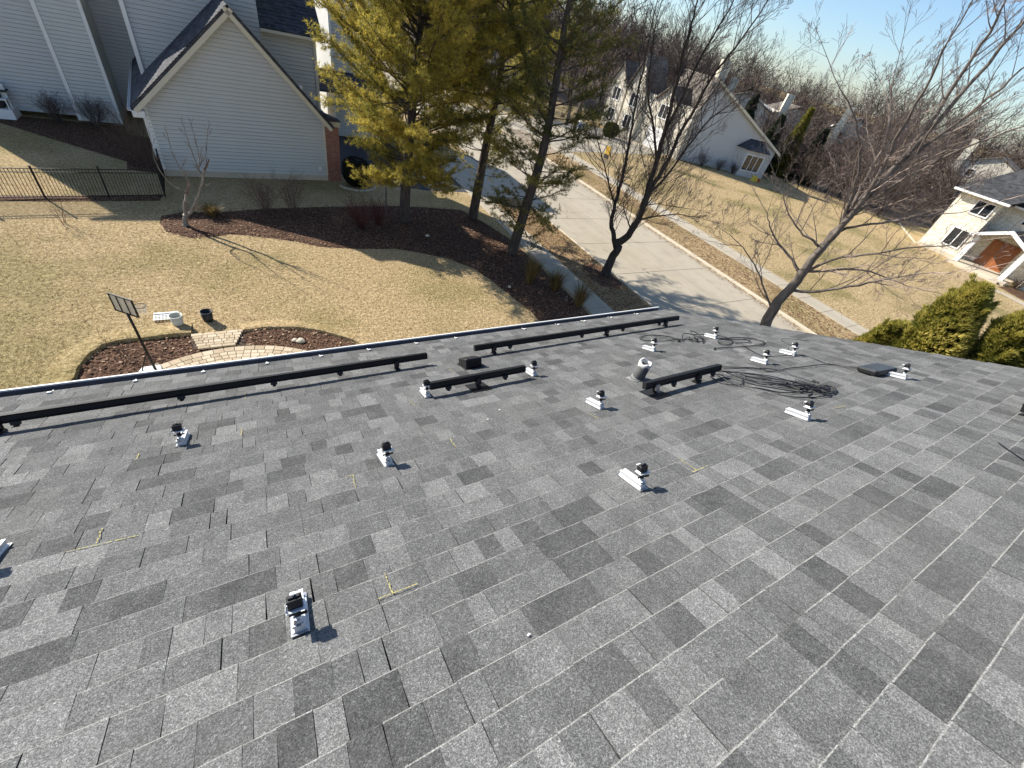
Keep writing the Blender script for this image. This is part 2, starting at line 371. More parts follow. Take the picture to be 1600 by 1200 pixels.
sheet('lawn_edging', [(66.9, 21.6), (59.2, 16.6), (59.2, 16.42), (67.0, 21.4)], .05, MT['kerb'], .05)
def bed(name, front, back, z=.035, mat='mulch'):
    """mulch bed: a low mound between two edges, its rim cut down into the turf"""
    poly = [Vector((x, y, 0)) for x, y in front+back[::-1]]
    c = sum(poly, Vector())/len(poly); b = MB(); n = len(poly)
    V = [(p.x, p.y, .004) for p in poly]
    ins = []
    for i in range(n):
        t = (poly[(i+1) % n]-poly[i-1]); nn = Vector((-t.y, t.x, 0))
        nn = nn.normalized() if nn.length > 1e-6 else Vector((0, 0, 0))
        ins.append((poly[i].x+nn.x*.18, poly[i].y+nn.y*.18, z+.02*math.sin(i*2.1)))
    area = sum(poly[i].x*poly[(i+1) % n].y-poly[(i+1) % n].x*poly[i].y for i in range(n))
    if area < 0: ins = [(2*poly[i].x-q[0], 2*poly[i].y-q[1], q[2]) for i, q in enumerate(ins)]
    F = [(i, (i+1) % n, (i+1) % n+n, i+n) for i in range(n)]+[tuple(range(n, 2*n))]
    b.add(V+ins, F)
    return link_kind(b.build(name, MT[mat]), 'structure')
BEDF = [(-3.31, 20.86), (-3.07, 20.03), (-2.33, 19.45), (-1.49, 19.54), (-.95, 19.77), (-.32, 19.63), (.41, 19.37), (1.48, 18.97), (2.26, 18.46), (3.8, 18.2), (5.48, 18.11), (6.53, 17.6), (7.58, 17.02), (8.44, 15.96), (8.85, 14.74), (9.14, 13.39), (9.44, 12.13), (9.36, 9.0)]
BEDB = [(-3.29, 21.49), (-2.7, 21.9), (-.65, 22.12), (.7, 22.48), (3.6, 22.87), (6.95, 23.15), (8.53, 23.06), (10.63, 22.8), (11.3, 21.2), (11.9, 19), (12.05, 15.7), (12.1, 12), (12.0, 9.0)]
BED2F = [(-5.0, 10.4), (-4.64, 11.31), (-4.55, 12.0), (-4.24, 12.67), (-3.71, 12.85), (-2.22, 12.89), (-.95, 12.77), (-.2, 12.82), (.88, 12.54), (1.94, 11.81), (2.41, 11.18), (2.6, 10.4)]
BED2B = [(-5.0, 8.6), (-3, 8.6), (0, 8.6), (2.6, 8.6)]
bed('mulch_bed', BEDF, BEDB); bed('mulch_bed', BED2F, BED2B)
bed('mulch_ring', [(15.38+1.15*math.cos(a), 14.5+1.25*math.sin(a)) for a in np.linspace(0, math.pi, 9) if 15.38+1.15*math.cos(a) < 16.6][0:9] and [(14.2, 14.5), (14.4, 13.6), (15.0, 13.2), (15.6, 13.35), (15.9, 13.8)], [(14.3, 15.3), (14.8, 15.8), (15.4, 15.9), (15.9, 15.4)])
bed('mulch_strip', [(-9.5, 22.75), (-6.9, 22.75), (-3.4, 23.1)], [(-9.5, 23.2), (-6.9, 23.35), (-3.3, 23.8)], .02)
bed('mulch_bed_far', [(54.6, 2.5), (55.2, 6.6), (56.0, 8.2)], [(58.6, 2.5), (58.6, 6.8), (57.8, 8.0)])
bed('mulch_strip_house', [(-10.5, 32.6), (-7, 32.3), (-4.2, 31.8), (-3.6, 28.5), (-3.45, 26.5)], [(-10.5, 33.9), (-7, 33.7), (-5.4, 33.6), (-4.9, 30.5), (-4.6, 26.8)], .02)

def turf_lip(name, pts, h=.10, wd=.5):
    b = MB(); V = []
    for i, (x, y) in enumerate(pts):
        a, c = Vector(pts[max(i-1, 0)]), Vector(pts[min(i+1, len(pts)-1)]); t_ = (c-a).normalized(); o = Vector((-t_.y, t_.x)); k = 1+.15*math.sin(i*1.7)
        V += [(x, y, .0), (x+o.x*.02, y+o.y*.02, h*k), (x+o.x*.12, y+o.y*.12, h*k*1.02), (x+o.x*wd, y+o.y*wd, .002)]
    n = len(pts); b.add(V, [(i*4+j, i*4+j+1, (i+1)*4+j+1, (i+1)*4+j) for i in range(n-1) for j in range(3)])
    return link_kind(b.build(name, MT['lawn'], None, False), 'structure')
def sm2(pts, n=5): return [(p.x, p.y) for p in smooth_path2(pts, n)]
def smooth_path2(pts, n):
    P = [Vector((x, y, 0)) for x, y in pts]; out = []
    for i in range(len(P)-1):
        p0, p1, p2, p3 = P[max(i-1, 0)], P[i], P[i+1], P[min(i+2, len(P)-1)]
        for k in range(n):
            t = k/n; out.append(.5*((2*p1)+(p2-p0)*t+(2*p0-5*p1+4*p2-p3)*t*t+(3*p1-p0-3*p2+p3)*t**3))
    return out+[P[-1]]
turf_lip('lawn_edge', sm2(BED2F[:6]), .11, .7); turf_lip('lawn_edge', sm2(BED2F[6:]), .08, .5)
def inpoly(P, poly):
    x, y = P[:, 0], P[:, 1]; c = np.zeros(len(P), bool); n = len(poly)
    for i in range(n):
        x1, y1 = poly[i]; x2, y2 = poly[i-1]
        c ^= ((y1 > y) != (y2 > y)) & (x < (x2-x1)*(y-y1)/((y2-y1) or 1e-9)+x1)
    return c
ALLBED = [BEDF+BEDB[::-1], BED2F+BED2B[::-1]]
def scatter_blades(name, n, x0, x1, y0, y1, hmin, hmax, wd, mat, keep, z=0., label=None, cat=None, flat=False):
    P = np.c_[nr.uniform(x0, x1, n), nr.uniform(y0, y1, n)]; P = P[keep(P)]; n = len(P)
    a = nr.uniform(0, 2*math.pi, n); h = nr.uniform(hmin, hmax, n); ln = nr.uniform(.2, 1.0, n)
    d = np.c_[np.cos(a), np.sin(a)]; q = np.c_[-d[:, 1], d[:, 0]]
    zz = np.full(n, z)
    if flat:
        sz = h; th = nr.uniform(-.5, .5, n)
        c = [np.c_[P+d*sz[:, None]*i+q*sz[:, None]*j*.7, zz+.012+np.abs(i*th*sz)+.01*nr.rand(n)] for i, j in ((-.5, -.5), (.5, -.5), (.5, .5), (-.5, .5))]
        V = np.stack(c, 1).reshape(-1, 3); F = np.arange(n*4).reshape(-1, 4)
    else:
        A = np.c_[P+q*wd/2, zz-.005]; B = np.c_[P-q*wd/2, zz-.005]; C = np.c_[P+d*(h*ln)[:, None], zz+h]
        V = np.stack([A, B, C], 1).reshape(-1, 3); F = np.arange(n*3).reshape(-1, 3)
    o = tri_mesh(name, V, F, mat, None, 'stuff', nr.rand(n)); return tag(o, label, cat, kind='stuff')
def lawn_keep(P):
    k = ~inpoly(P, ALLBED[0]) & ~inpoly(P, ALLBED[1]); return k & ~((P[:, 0] > 5) & (P[:, 1] > 25.6))
scatter_blades('grass', 80000, -9, 11.9, 10, 26.5, .012, .05, .014, MT['blades'], lawn_keep, 0, 'dormant straw coloured grass of the near side lawn', 'grass')
scatter_blades('grass', 60000, 24.5, 58, 4, 40, .03, .07, .035, MT['blades'], lambda P: (P[:, 0] > 28.9) & ~((P[:, 1] > 38) & (P[:, 0] < 47)), 0, 'dormant tan grass of the wide lawn across the street', 'grass')
scatter_blades('mulch', 26000, -5, 12, 8.6, 23.2, .025, .075, .03, MT['chips'], lambda P: (lambda Q: inpoly(Q, ALLBED[0]) | inpoly(Q, ALLBED[1]))(P+nr.normal(0, .09, P.shape)), .03, 'loose brown wood chips lying on the mulch beds', 'mulch', True)
scatter_blades('leaf_litter', 14000, 24.15, 27.3, 2, 45, .04, .09, .03, MT['leaf'], lambda P: P[:, 0] > 24.4, 0., 'dry brown fallen leaves on the verge across the street', 'leaves', True)
scatter_blades('leaf_litter', 5000, 23.4, 24.12, 2, 45, .03, .09, .03, MT['leaf'], lambda P: nr.rand(len(P)) < ((P[:, 0]-23.4)/.75)**1.5, -.1, 'line of reddish leaves gathered in the far gutter', 'leaves', True)
scatter_blades('leaf_litter', 16000, 13.55, 15.9, 8, 25, .03, .08, .03, MT['leaf'], lambda P: nr.rand(len(P)) < .8, 0., 'brown leaf crumbs on the verge by the near sidewalk', 'leaves', True)

# patio of pavers beside the near eave
pat = link_kind(MB().add([(-4.2, 8.2, .03), (2.2, 8.2, .03), (1.6, 11.0, .03), (.3, 11.75, .03), (-1.5, 12.02, .03), (-2.6, 11.9, .03), (-3.6, 11.2, .03)], [tuple(range(7))]).build('patio', MT['sand']), 'structure')
CX, CY = -1.25, 8.58
def paver(poly, z0=.03, z1=.075, par=pat):
    n = len(poly); c = (sum(p[0] for p in poly)/n, sum(p[1] for p in poly)/n); b = MB()
    top = [(c[0]+(x-c[0])*.94, c[1]+(y-c[1])*.94) for x, y in poly]; z1 += rng.uniform(-.004, .004)
    b.add([(x, y, z0) for x, y in poly]+[(x, y, z1-.006) for x, y in poly]+[(x, y, z1) for x, y in top],
          [(i, (i+1) % n, (i+1) % n+n, i+n) for i in range(n)]+[(i+n, (i+1) % n+n, (i+1) % n+2*n, i+2*n) for i in range(n)]+[tuple(range(2*n, 3*n))])
    b.build('paver', MT['paver'], par)
for k in range(8):
    r1 = 3.42-k*.155-(.06 if k else 0); r0 = r1-(.2 if k == 0 else .143); a = R(52)+rng.random()*.03
    while a < R(128):
        da = (rng.uniform(.17, .25) if k else .27)/r1
        paver([(CX+r*math.cos(t), CY+r*math.sin(t)) for r, t in ((r0, a), (r1, a), (r1, a+da-.012/r1), (r0, a+da-.012/r1))])
        a += da
stp = link_kind(MB().add([(-2.2, 12.05, .04), (-.92, 12.05, .04), (-.85, 12.85, .04), (-2.25, 12.85, .04)], [(0, 1, 2, 3)]).build('patio_step', MT['sand']), 'structure')
def lerp(a, b, t): return a+(b-a)*t
rows = [(12.06, 12.17), (12.18, 12.30), (12.31, 12.43), (12.44, 12.56), (12.57, 12.69), (12.70, 12.82)]
for i, (y0, y1) in enumerate(rows):
    xa, xb = lerp(-2.06, -2.22, i/5), lerp(-1.12, -.9, i/5)
    x = xa
    while x < xb-.05:
        wd = (.3 if i in (0, 5) else rng.choice((.13, .2, .24))); x2 = min(x+wd, xb)
        if x2 > xb-.08: x2 = xb
        paver([(x, y0), (x2-.012, y0), (x2-.012, y1), (x, y1)], .04, .10, stp); x = x2

# ------------------------------------------------------------------ own house: roof with shingles
CS, SN = math.cos(SLOPE), math.sin(SLOPE)
def RP(u, s, wv=0.): return Vector((u, -(ROOF_H-wv)*SN+s*CS, CAM_H-(ROOF_H-wv)*CS-s*SN))
RM = Matrix.Rotation(-SLOPE, 4, 'X')
def rframe(u, s, wv=0., rz=0): return Matrix.Translation(RP(u, s, wv)) @ RM @ Matrix.Rotation(rz, 4, 'Z')
EAVE, RIDGE, ULEFT, EXP, S0 = 4.97, -2.2, -6.5, .14, .039
def UR(s): return 5.93-.188*(s-4.94)
house = tag(empty('house', (0, 0, 0)), 'house in the foreground, under a grey shingled roof carrying mounting hardware', 'house')
b = MB(); dz = -.012
q = [RP(ULEFT, RIDGE, dz), RP(UR(RIDGE), RIDGE, dz), RP(UR(EAVE), EAVE, dz), RP(ULEFT, EAVE, dz)]; dd = Vector((0, 0, -.15))
yr = q[0].y; back = [Vector((p.x, 2*yr-p.y, p.z)) for p in (q[3], q[2])]
b.add(q+[p+dd for p in q], [(0, 3, 2, 1), (4, 5, 6, 7), (0, 1, 5, 4), (1, 2, 6, 5), (2, 3, 7, 6), (3, 0, 4, 7)])
b.add([q[0], q[1], back[1], back[0]]+[p+dd for p in (q[0], q[1], back[1], back[0])], [(0, 1, 2, 3), (7, 6, 5, 4), (1, 5, 6, 2), (2, 6, 7, 3), (3, 7, 4, 0)])
roof = b.build('roof', MT['deck'], house)
# rows of laminated tabs
camM = cam.matrix_world.inverted(); FPX = 652.07
def to_px(P):
    c = camM @ P
    if c.z > -.05: return None
    return (800+FPX*c.x/-c.z, 600-FPX*c.y/-c.z)
tabs = []
ncourse = int((EAVE-RIDGE)/EXP)+2; kmin = int((RIDGE-S0)/EXP)
for k in range(kmin, kmin+ncourse):
    st0, sb = S0+(k-1)*EXP, S0+k*EXP
    if sb > EAVE+.02: continue
    if sb < RIDGE+.1: continue
    u = ULEFT-rng.random(); strip_end = u+rng.uniform(.3, .98); raised = rng.random() < .5; mood = rng.gauss(.45, .10)
    while u < UR(sb)-.01:
        wd = rng.uniform(.07, .16) if not raised else rng.uniform(.08, .21)
        joint = False
        if u+wd > strip_end-.05: wd = strip_end-u; joint = True; strip_end += .985
        if wd < .03: wd = .03
        u2 = min(u+wd, UR(sb)); r_ = rng.random()
        tone = rng.uniform(.02, .2) if r_ < .15 else rng.uniform(.64, .88) if r_ < .34 else rng.uniform(.32, .6)
        tone = tone*.75+mood*.25
        tabs.append((u, u2-(.004 if joint and rng.random() < .8 else .0006 if rng.random() < .75 else .002), st0, sb, raised, tone, rng.random()))
        u = u2; raised = not raised
        if joint: raised = rng.random() < .5; mood = rng.gauss(.45, .10)
def tab_geo(mb, t):
    u0, u1, s0, s1, raised, tone, rnd = t
    hb = (.0080 if raised else .0055); e = (rnd-.5)*.007; s1 = s1+(rnd-.5)*.003; wl = .0005
    uo0, uo1 = u0+e, u1-e*.6
    if u1 > UR(s1)-.03: uo1 = u1+.188*EXP
    V = [RP(uo0, s0-.01, wl), RP(uo1, s0-.01, wl), RP(u1, s1-.003-.004*rnd, hb), RP(u0, s1-.003-.004*(1-rnd), hb), RP(u1, s1, hb-.0022), RP(u0, s1, hb-.0022),
         RP(u1, s1, -.011), RP(u0, s1, -.011), RP(uo0, s0-.01, -.011), RP(uo1, s0-.01, -.011)]
    F = [(0, 3, 2, 1), (3, 5, 4, 2), (5, 7, 6, 4), (0, 8, 7, 5, 3), (1, 2, 4, 6, 9)]
    d = 2.0 if rnd > .12 else tone
    mb.add(V, F, [tone, d, d, tone*.6, tone*.6])
def tab_area(t):
    px = [to_px(RP(a, c)) for a, c in ((t[0], t[2]), (t[1], t[2]), (t[1], t[3]), (t[0], t[3]))]
    if any(p is None for p in px): return 0
    cx, cy = sum(p[0] for p in px)/4, sum(p[1] for p in px)/4
    if not (-20 < cx < 1620 and -20 < cy < 1220): return 0
    return abs(sum(px[i][0]*px[(i+1) % 4][1]-px[(i+1) % 4][0]*px[i][1] for i in range(4)))/2
order = sorted(range(len(tabs)), key=lambda i: -tab_area(tabs[i])); big = set(order[:300])
rest = MB()
for i, t in enumerate(tabs):
    if i in big:
        mb = MB(); tab_geo(mb, t); mb.build('shingle', MT['shingle'], roof, tone=True)
    else: tab_geo(rest, t)
rest.build('shingles', MT['shingle'], roof, kind='stuff', tone=True)
# back slope rows, ridge cap, rake edge
bk = MB()
for k in range(40):
    s0 = RIDGE+k*.18; a0, a1 = RP(ULEFT, s0), RP(UR(RIDGE), s0); c0, c1 = RP(ULEFT, s0+.185), RP(UR(RIDGE)-.1, s0+.185)
    fl = lambda p, h: (p.x, 2*yr-p.y, p.z+h)
    bk.add([fl(a0, 0), fl(a1, 0), fl(c1, .012), fl(c0, .012)], [(0, 1, 2, 3)], rng.random())
bk.build('back_slope_shingles', MT['shingle'], roof, kind='stuff', tone=True)
b = MB()
for i in range(44):
    x = ULEFT+i*.3
    if x > UR(RIDGE)-.3: break
    z = q[0].z
    b.prism([(yr-.14, z-.03), (yr, z+.035), (yr+.14, z-.03), (yr+.135, z-.045), (yr, z+.02), (yr-.135, z-.045)], x, x+.31, 'x', None, rng.random())
b.build('ridge_cap', MT['shingle'], roof, tone=True)
b = MB(); pa, pb = RP(UR(RIDGE), RIDGE, -.015), RP(UR(EAVE), EAVE, -.015)
b.add([pa, pb, pb+Vector((.03, 0, 0)), pa+Vector((.03, 0, 0))]+[p+Vector((0, 0, -.18)) for p in (pa, pb, pb+Vector((.03, 0, 0)), pa+Vector((.03, 0, 0)))],
      [(0, 1, 2, 3), (7, 6, 5, 4), (3, 2, 6, 7), (1, 5, 6, 2), (0, 3, 7, 4)])
b.build('rake_board', MT['white'], house)
# gutter with hanger clips
ge = RP(0, EAVE+.012, 0); gy, gz = ge.y, ge.z
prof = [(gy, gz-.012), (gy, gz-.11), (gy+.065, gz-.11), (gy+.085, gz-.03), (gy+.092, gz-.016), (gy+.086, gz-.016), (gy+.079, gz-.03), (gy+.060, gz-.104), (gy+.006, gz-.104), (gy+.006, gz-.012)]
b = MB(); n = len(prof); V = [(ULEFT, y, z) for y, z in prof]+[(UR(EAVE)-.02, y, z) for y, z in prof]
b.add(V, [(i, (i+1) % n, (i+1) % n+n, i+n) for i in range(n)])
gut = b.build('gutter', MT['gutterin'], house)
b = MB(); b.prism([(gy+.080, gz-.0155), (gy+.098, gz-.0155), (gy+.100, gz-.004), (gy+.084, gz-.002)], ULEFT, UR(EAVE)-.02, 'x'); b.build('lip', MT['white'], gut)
MB().box(ULEFT, UR(EAVE)-.03, gy+.010, gy+.062, gz-.103, gz-.08).build('trough_shade', MT['gutterin'], gut)  # dark strip on the gutter floor, painted as shade
for u in [-6.05+.535*i for i in range(22)]:
    if abs(u-2.5) < .1: continue
    b = MB(); M_ = rframe(u+rng.uniform(-.03, .03), 4.875, .006, rng.uniform(-.15, .15))
    b.box(-.016, .016, -.013, .015, 0, .012, M_); b.box(-.006, .006, .015, .09, -.004, .0, M_)
    bevel(b.build('hanger_clip', MT['whitep'], gut), .002)
# walls below the eave
b = MB()
WX0, WX1, WY1 = ULEFT+.4, 5.45, gy-.35
WY0 = 2*yr-WY1
b.box(WX0, WX1, WY0, WY1, 0, 5.62); wl_ = b.build('wall', MT['siding4'], house)
b = MB(); b.add([(WX1, WY0, 5.62), (WX1, WY1, 5.62), (WX1, yr, 8.25), (WX0, WY0, 5.62), (WX0, WY1, 5.62), (WX0, yr, 8.25)], [(0, 1, 2), (5, 4, 3)]); b.build('gable_wall', MT['siding4'], house)
MB().box(WX0-.3, UR(EAVE)-.05, gy-.36, gy-.02, gz-.19, gz-.165).build('soffit', MT['white'], house)
# chalk marks snapped on the shingles by the crew
CH = [((-.897, 2.394), (-.886, 2.27)), ((-1.0, 2.27), (-.73, 2.245)), ((.242, 2.277), (.227, 2.13)), ((.2, 2.28), (.242, 2.277)), ((.9, 2.404), (.893, 2.278)), ((.861, 3.183), (.862, 3.063)), ((1.997, 2.257), (2.002, 2.15)), ((2.063, 1.46), (2.043, 1.312)), ((2.0, 1.312), (2.15, 1.312)), ((.216, 1.443), (.218, 1.322)), ((.159, 1.325), (.324, 1.32)), ((-.895, 3.2), (-.9, 3.11)), ((-.339, 3.3), (-.337, 3.165)), ((-.326, 4.041), (-.324, 3.895)), ((3.773, 1.37), (3.931, 1.34)), ((1.45, 3.78), (1.46, 3.66)), ((2.2, 4.08), (2.21, 3.93)), ((3.1, 2.75), (3.12, 2.6)), ((2.70, 2.25), (2.78, 2.245))]
for (a, c) in CH:
    b = MB(); n = 6
    for i in range(n):
        t0, t1 = i/n, (i+.88)/n; p0 = (lerp(a[0], c[0], t0), lerp(a[1], c[1], t0)); p1 = (lerp(a[0], c[0], t1), lerp(a[1], c[1], t1))
        d = Vector((p1[0]-p0[0], p1[1]-p0[1], 0)); nn = Vector((-d.y, d.x, 0)).normalized()*rng.uniform(.0016, .0028); j = rng.uniform(-.003, .003)
        V = [RP(p0[0]+nn.x+j, p0[1]+nn.y, .0105), RP(p0[0]-nn.x+j, p0[1]-nn.y, .0105), RP(p1[0]-nn.x+j, p1[1]-nn.y, .0105), RP(p1[0]+nn.x+j, p1[1]+nn.y, .0105)]
        b.add(V, [(0, 1, 2, 3)])
    b.build('chalk_mark', MT['chalk'], roof)

# ------------------------------------------------------------------ hardware on the roof
def at_roof(o, u, s, wv=.0, rz=0): o.matrix_world = rframe(u, s, wv, rz); return o
def make_bracket():
    t = empty('roof_bracket')
    # base bar: bottom flange, web, slotted top
    pr = [(-.030, 0), (.030, 0), (.030, .006), (.021, .010), (.021, .026), (.026, .030), (.026, .038), (.008, .038), (.008, .030), (-.008, .030), (-.008, .038), (-.026, .038), (-.026, .030), (-.021, .026), (-.021, .010), (-.030, .006)]
    b = MB(); b.prism(pr, -.01, .17, 'y'); bar = b.build('base_bar', MT['alu'], t)
    MB().box(-.036, .036, -.022, .182, .0005, .004).build('sealing_pad', MT['bolt'], bar)
    b = MB(); b.box(-.02, .02, -.004, .03, .0385, .050); b.box(-.007, .007, .004, .022, .050, .104); b.box(-.016, .016, .000, .026, .062, .067); bevel(b.build('slider', MT['alu'], t), .002)
    b = MB(); b.box(-.036, .044, -.014, .040, .1045, .109); b.box(-.036, -.033, -.008, .030, .109, .122); b.box(.040, .044, -.014, .040, .096, .1045); bevel(b.build('clamp_tray', MT['alu'], t), .0012)
    b = MB(); b.box(-.026, .030, -.002, .034, .1095, .150); b.box(-.021, .025, .008, .026, .150, .158); b.box(-.031, .035, .002, .008, .136, .142); bevel(b.build('clamp_block', MT['blackp'], t), .002)
    b = MB(); b.box(-.014, .018, .034, .054, .138, .142); b.box(-.014, .018, .051, .054, .118, .138); bevel(b.build('clamp_cap', MT['alu'], t), .001)
    b = MB(); b.cyl((.002, .013, .068), (.002, .013, .092), .0135, n=8); b.cyl((.012, .0, .080), (.040, -.006, .084), .006, n=8); b.cyl((-.03, .012, .075), (-.005, .012, .075), .005, n=6); b.build('knob', MT['blackp'], t)
    b = MB(); b.cyl((.002, .017, .157), (.002, .017, .166), .0065, n=6); b.cyl((-.012, .003, .05), (-.012, -.010, .05), .005, n=6); b.build('bolt', MT['bolt'], t)
    return t
BR = [(-.115, 1.33, 0, 'silver clamp bracket nearest the viewer, low in the left half'),
      (-.68, 3.21, 0, 'silver clamp bracket standing alone upslope of the longest black rail'),
      (.452, 2.285, 0, 'silver clamp bracket in mid roof near a short yellow chalk stroke'),
      (1.62, 1.345, 0, 'silver clamp bracket with long bar, lowest one right of centre'),
      (1.02, 3.20, 0, 'silver clamp bracket at the near end of the rail beside the box vent'),
      (2.10, 3.20, 0, 'silver clamp bracket past the far end of the rail beside the box vent'),
      (2.15, 2.29, 0, 'silver clamp bracket just upslope of the vent pipe'),
      (3.385, 1.36, 0, 'silver clamp bracket upslope of the big tangled cable bundle'),
      (3.78, 3.23, 0, 'silver clamp bracket on the near side of the thin looped cable'),
      (4.93, 3.25, 0, 'silver clamp bracket on the far side of the thin looped cable'),
      (4.455, 2.31, 0, 'silver clamp bracket between cable bundle and looped cable, nearer one of a close pair'),
      (5.04, 2.33, 0, 'silver clamp bracket closest to the rake edge with a wire rising behind it'),
      (5.175, 1.38, 0, 'silver clamp bracket touching the flat black junction box'),
      (-1.262, 2.30, 0, 'silver clamp bracket cut by the left edge of the picture')]
br0 = make_bracket()
for i, (u, s, rz, lab) in enumerate(BR):
    o = br0 if i == 0 else copy_tree(br0)
    at_roof(o, u, s, .006, rz+rng.uniform(-.05, .05)); o.matrix_world = o.matrix_world @ Matrix.Diagonal((.86, .95, .95, 1)); tag(o, lab, 'bracket', 'clamp brackets bolted to the roof')

def make_rail(u0, u1, s, feet, clips, label):
    t = empty('mounting_rail'); at_roof(t, u0, s, .006)
    L = u1-u0; z0 = .064
    pr = [(-.018, z0), (.018, z0), (.018, z0+.012), (.013, z0+.016), (.013, z0+.044), (.022, z0+.050), (.022, z0+.063), (-.024, z0+.063), (-.024, z0+.057), (-.016, z0+.051), (-.016, z0+.016), (-.022, z0+.012)]
    b = MB(); b.prism(pr, 0, L, 'x'); ra = b.build('rail_profile', MT['black'], t)
    for e in (0, L):
        b = MB(); b.box(e-.003 if e == 0 else e, e if e == 0 else e+.003, -.021, .020, z0+.002, z0+.062); b.build('end_cap', MT['blackp'], t)
    for f in feet:
        x = f-u0; b = MB(); b.prism([(-.05, 0), (.04, 0), (.034, .010), (.010, .026), (.008, z0), (-.008, z0), (-.012, .026), (-.042, .010)], x-.022, x+.022, 'x')
        ft = bevel(b.build('foot', MT['blackp'], t), .003)
        if f in (1.49, 2.77): MB().box(x-.09, x+.09, -.11, .09, .004, .007).build('flashing', MT['blackp'], ft)
        b = MB(); b.cyl((x, -.03, .028), (x, -.055, .03), .009, n=6); b.box(x-.02, x+.02, -.04, -.022, .04, z0+.03); b.build('bolt', MT['bolt'] if f == 2.77 else MT['blackp'], ft)
    for f in clips:
        x = f-u0; b = MB(); b.box(x-.026, x+.026, -.042, -.019, z0-.016, z0+.012); b.box(x-.014, x+.014, -.046, -.02, z0-.030, z0-.0165); bevel(b.build('trim_clip', MT['blackp'], t), .003)
    return tag(t, label, 'rail', 'black mounting rails on the roof')
make_rail(-3.3, 1.31, 4.05, [-2.9, -1.80, .99], [-1.70, -.76, -.10, .45], 'longest black rail running along the gutter and out of the picture')
make_rail(1.865, 5.17, 4.06, [2.10, 3.78, 4.9], [2.30, 3.35, 4.05, 4.75], 'long black rail along the gutter ending at the far roof corner')
make_rail(1.045, 1.985, 3.2, [1.49], [1.2, 1.76], 'short black rail beside the box vent, a bracket near each end')
make_rail(2.64, 3.65, 2.31, [2.77, 3.33], [2.98, 3.52], 'short black rail with a cable bundle at its end and a pipe behind')
make_rail(4.80, 6.1, .555, [4.95, 5.8], [5.4], 'black rail of which only the end shows at the right picture edge')

# square roof vent, pipe, junction box
t = at_roof(empty('roof_vent'), 1.69, 3.80, .006); tag(t, 'square black box vent between the two long rails', 'vent')
b = MB(); b.box(-.105, .105, -.12, .115, 0, .003); b.build('flange', MT['blackp'], t)
b = MB(); b.prism([(-.10, .004), (.10, .004), (.10, .060), (.085, .070), (-.09, .105), (-.10, .096)], -.088, .088, 'x'); bevel(b.build('hood', MT['blackp'], t), .006)
b = MB()
for i in range(6): b.box(-.08, .08, -.1045, -.101, .015+i*.012, .021+i*.012)
b.build('louvre', MT['black'], t, kind='stuff')
t = at_roof(empty('vent_pipe'), 2.925, 2.655, .005); tag(t, 'short grey vent pipe with pale crimped collar', 'pipe')
upv = (RM.inverted() @ Vector((0, 0, 1, 0))).to_3d()
b = MB(); b.cyl((0, 0, 0), upv*.03, .072, .060, 20); b.box(-.085, .08, -.07, .08, 0, .003); b.build('boot', plain('weathered_lead', (.17, .17, .165), .7, .1, .25, 20), t, True)
b = MB(); n = 20
def ring(b_, c, ax, r): return [c+(ax.orthogonal().normalized()*math.cos(a)+ax.cross(ax.orthogonal().normalized())*math.sin(a))*r for a in [2*math.pi*i/n for i in range(n)]]
c0, c1 = upv*.03, upv*.195; V = ring(b, c0, upv, .057)+ring(b, c1, upv, .057)+ring(b, c1, upv, .050)+ring(b, upv*.09, upv, .050)
b.add(V, [(j*n+i, j*n+(i+1) % n, (j+1)*n+(i+1) % n, (j+1)*n+i) for j in range(3) for i in range(n)]+[tuple(range(3*n, 4*n))]); b.build('pipe', plain('grey_pipe', (.085, .085, .082), .7, 0, .3, 30), t, True)
b = MB(); V = []
for j, (h, r) in enumerate([(.165, .059), (.172, .061), (.203, .061), (.204, .046), (.16, .047)]):
    rr = ring(b, upv*h, upv, r); V += [p+upv*(.012*math.sin(i*1.9)+.01*math.sin(i*.7)) if j < 2 else p+upv*.008*math.sin(i*1.3) for i, p in enumerate(rr)]
b.add(V, [(j*n+i, j*n+(i+1) % n, (j+1)*n+(i+1) % n, (j+1)*n+i) for j in range(4) for i in range(n)]); b.build('collar', plain('pale_lead', (.55, .53, .50), .6, .1, .2, 20), t, True)
t = at_roof(empty('junction_box'), 5.16, 1.60, .006, R(-8)); tag(t, 'flat black junction box near the rake edge', 'electrical box')
b = MB(); b.prism([(-.15, -.09), (.15, -.09), (.17, -.07), (.17, .08), (.15, .10), (-.15, .10), (-.17, .08), (-.17, -.07)], .012, .052, 'z'); bevel(b.build('body', MT['blackp'], t), .004)
b = MB(); b.prism([(-.145, -.082), (.145, -.082), (.16, -.068), (.16, .076), (.145, .092), (-.145, .092), (-.16, .076), (-.16, -.068)], .0525, .058, 'z'); bevel(b.build('lid', plain('box_lid', (.03, .031, .034), .3, 0, .2, 20, .5), t), .002)
b = MB()
for x in (-.11, .11): b.box(x-.02, x+.02, -.06, .06, 0, .012)
b.build('foot', MT['blackp'], t)

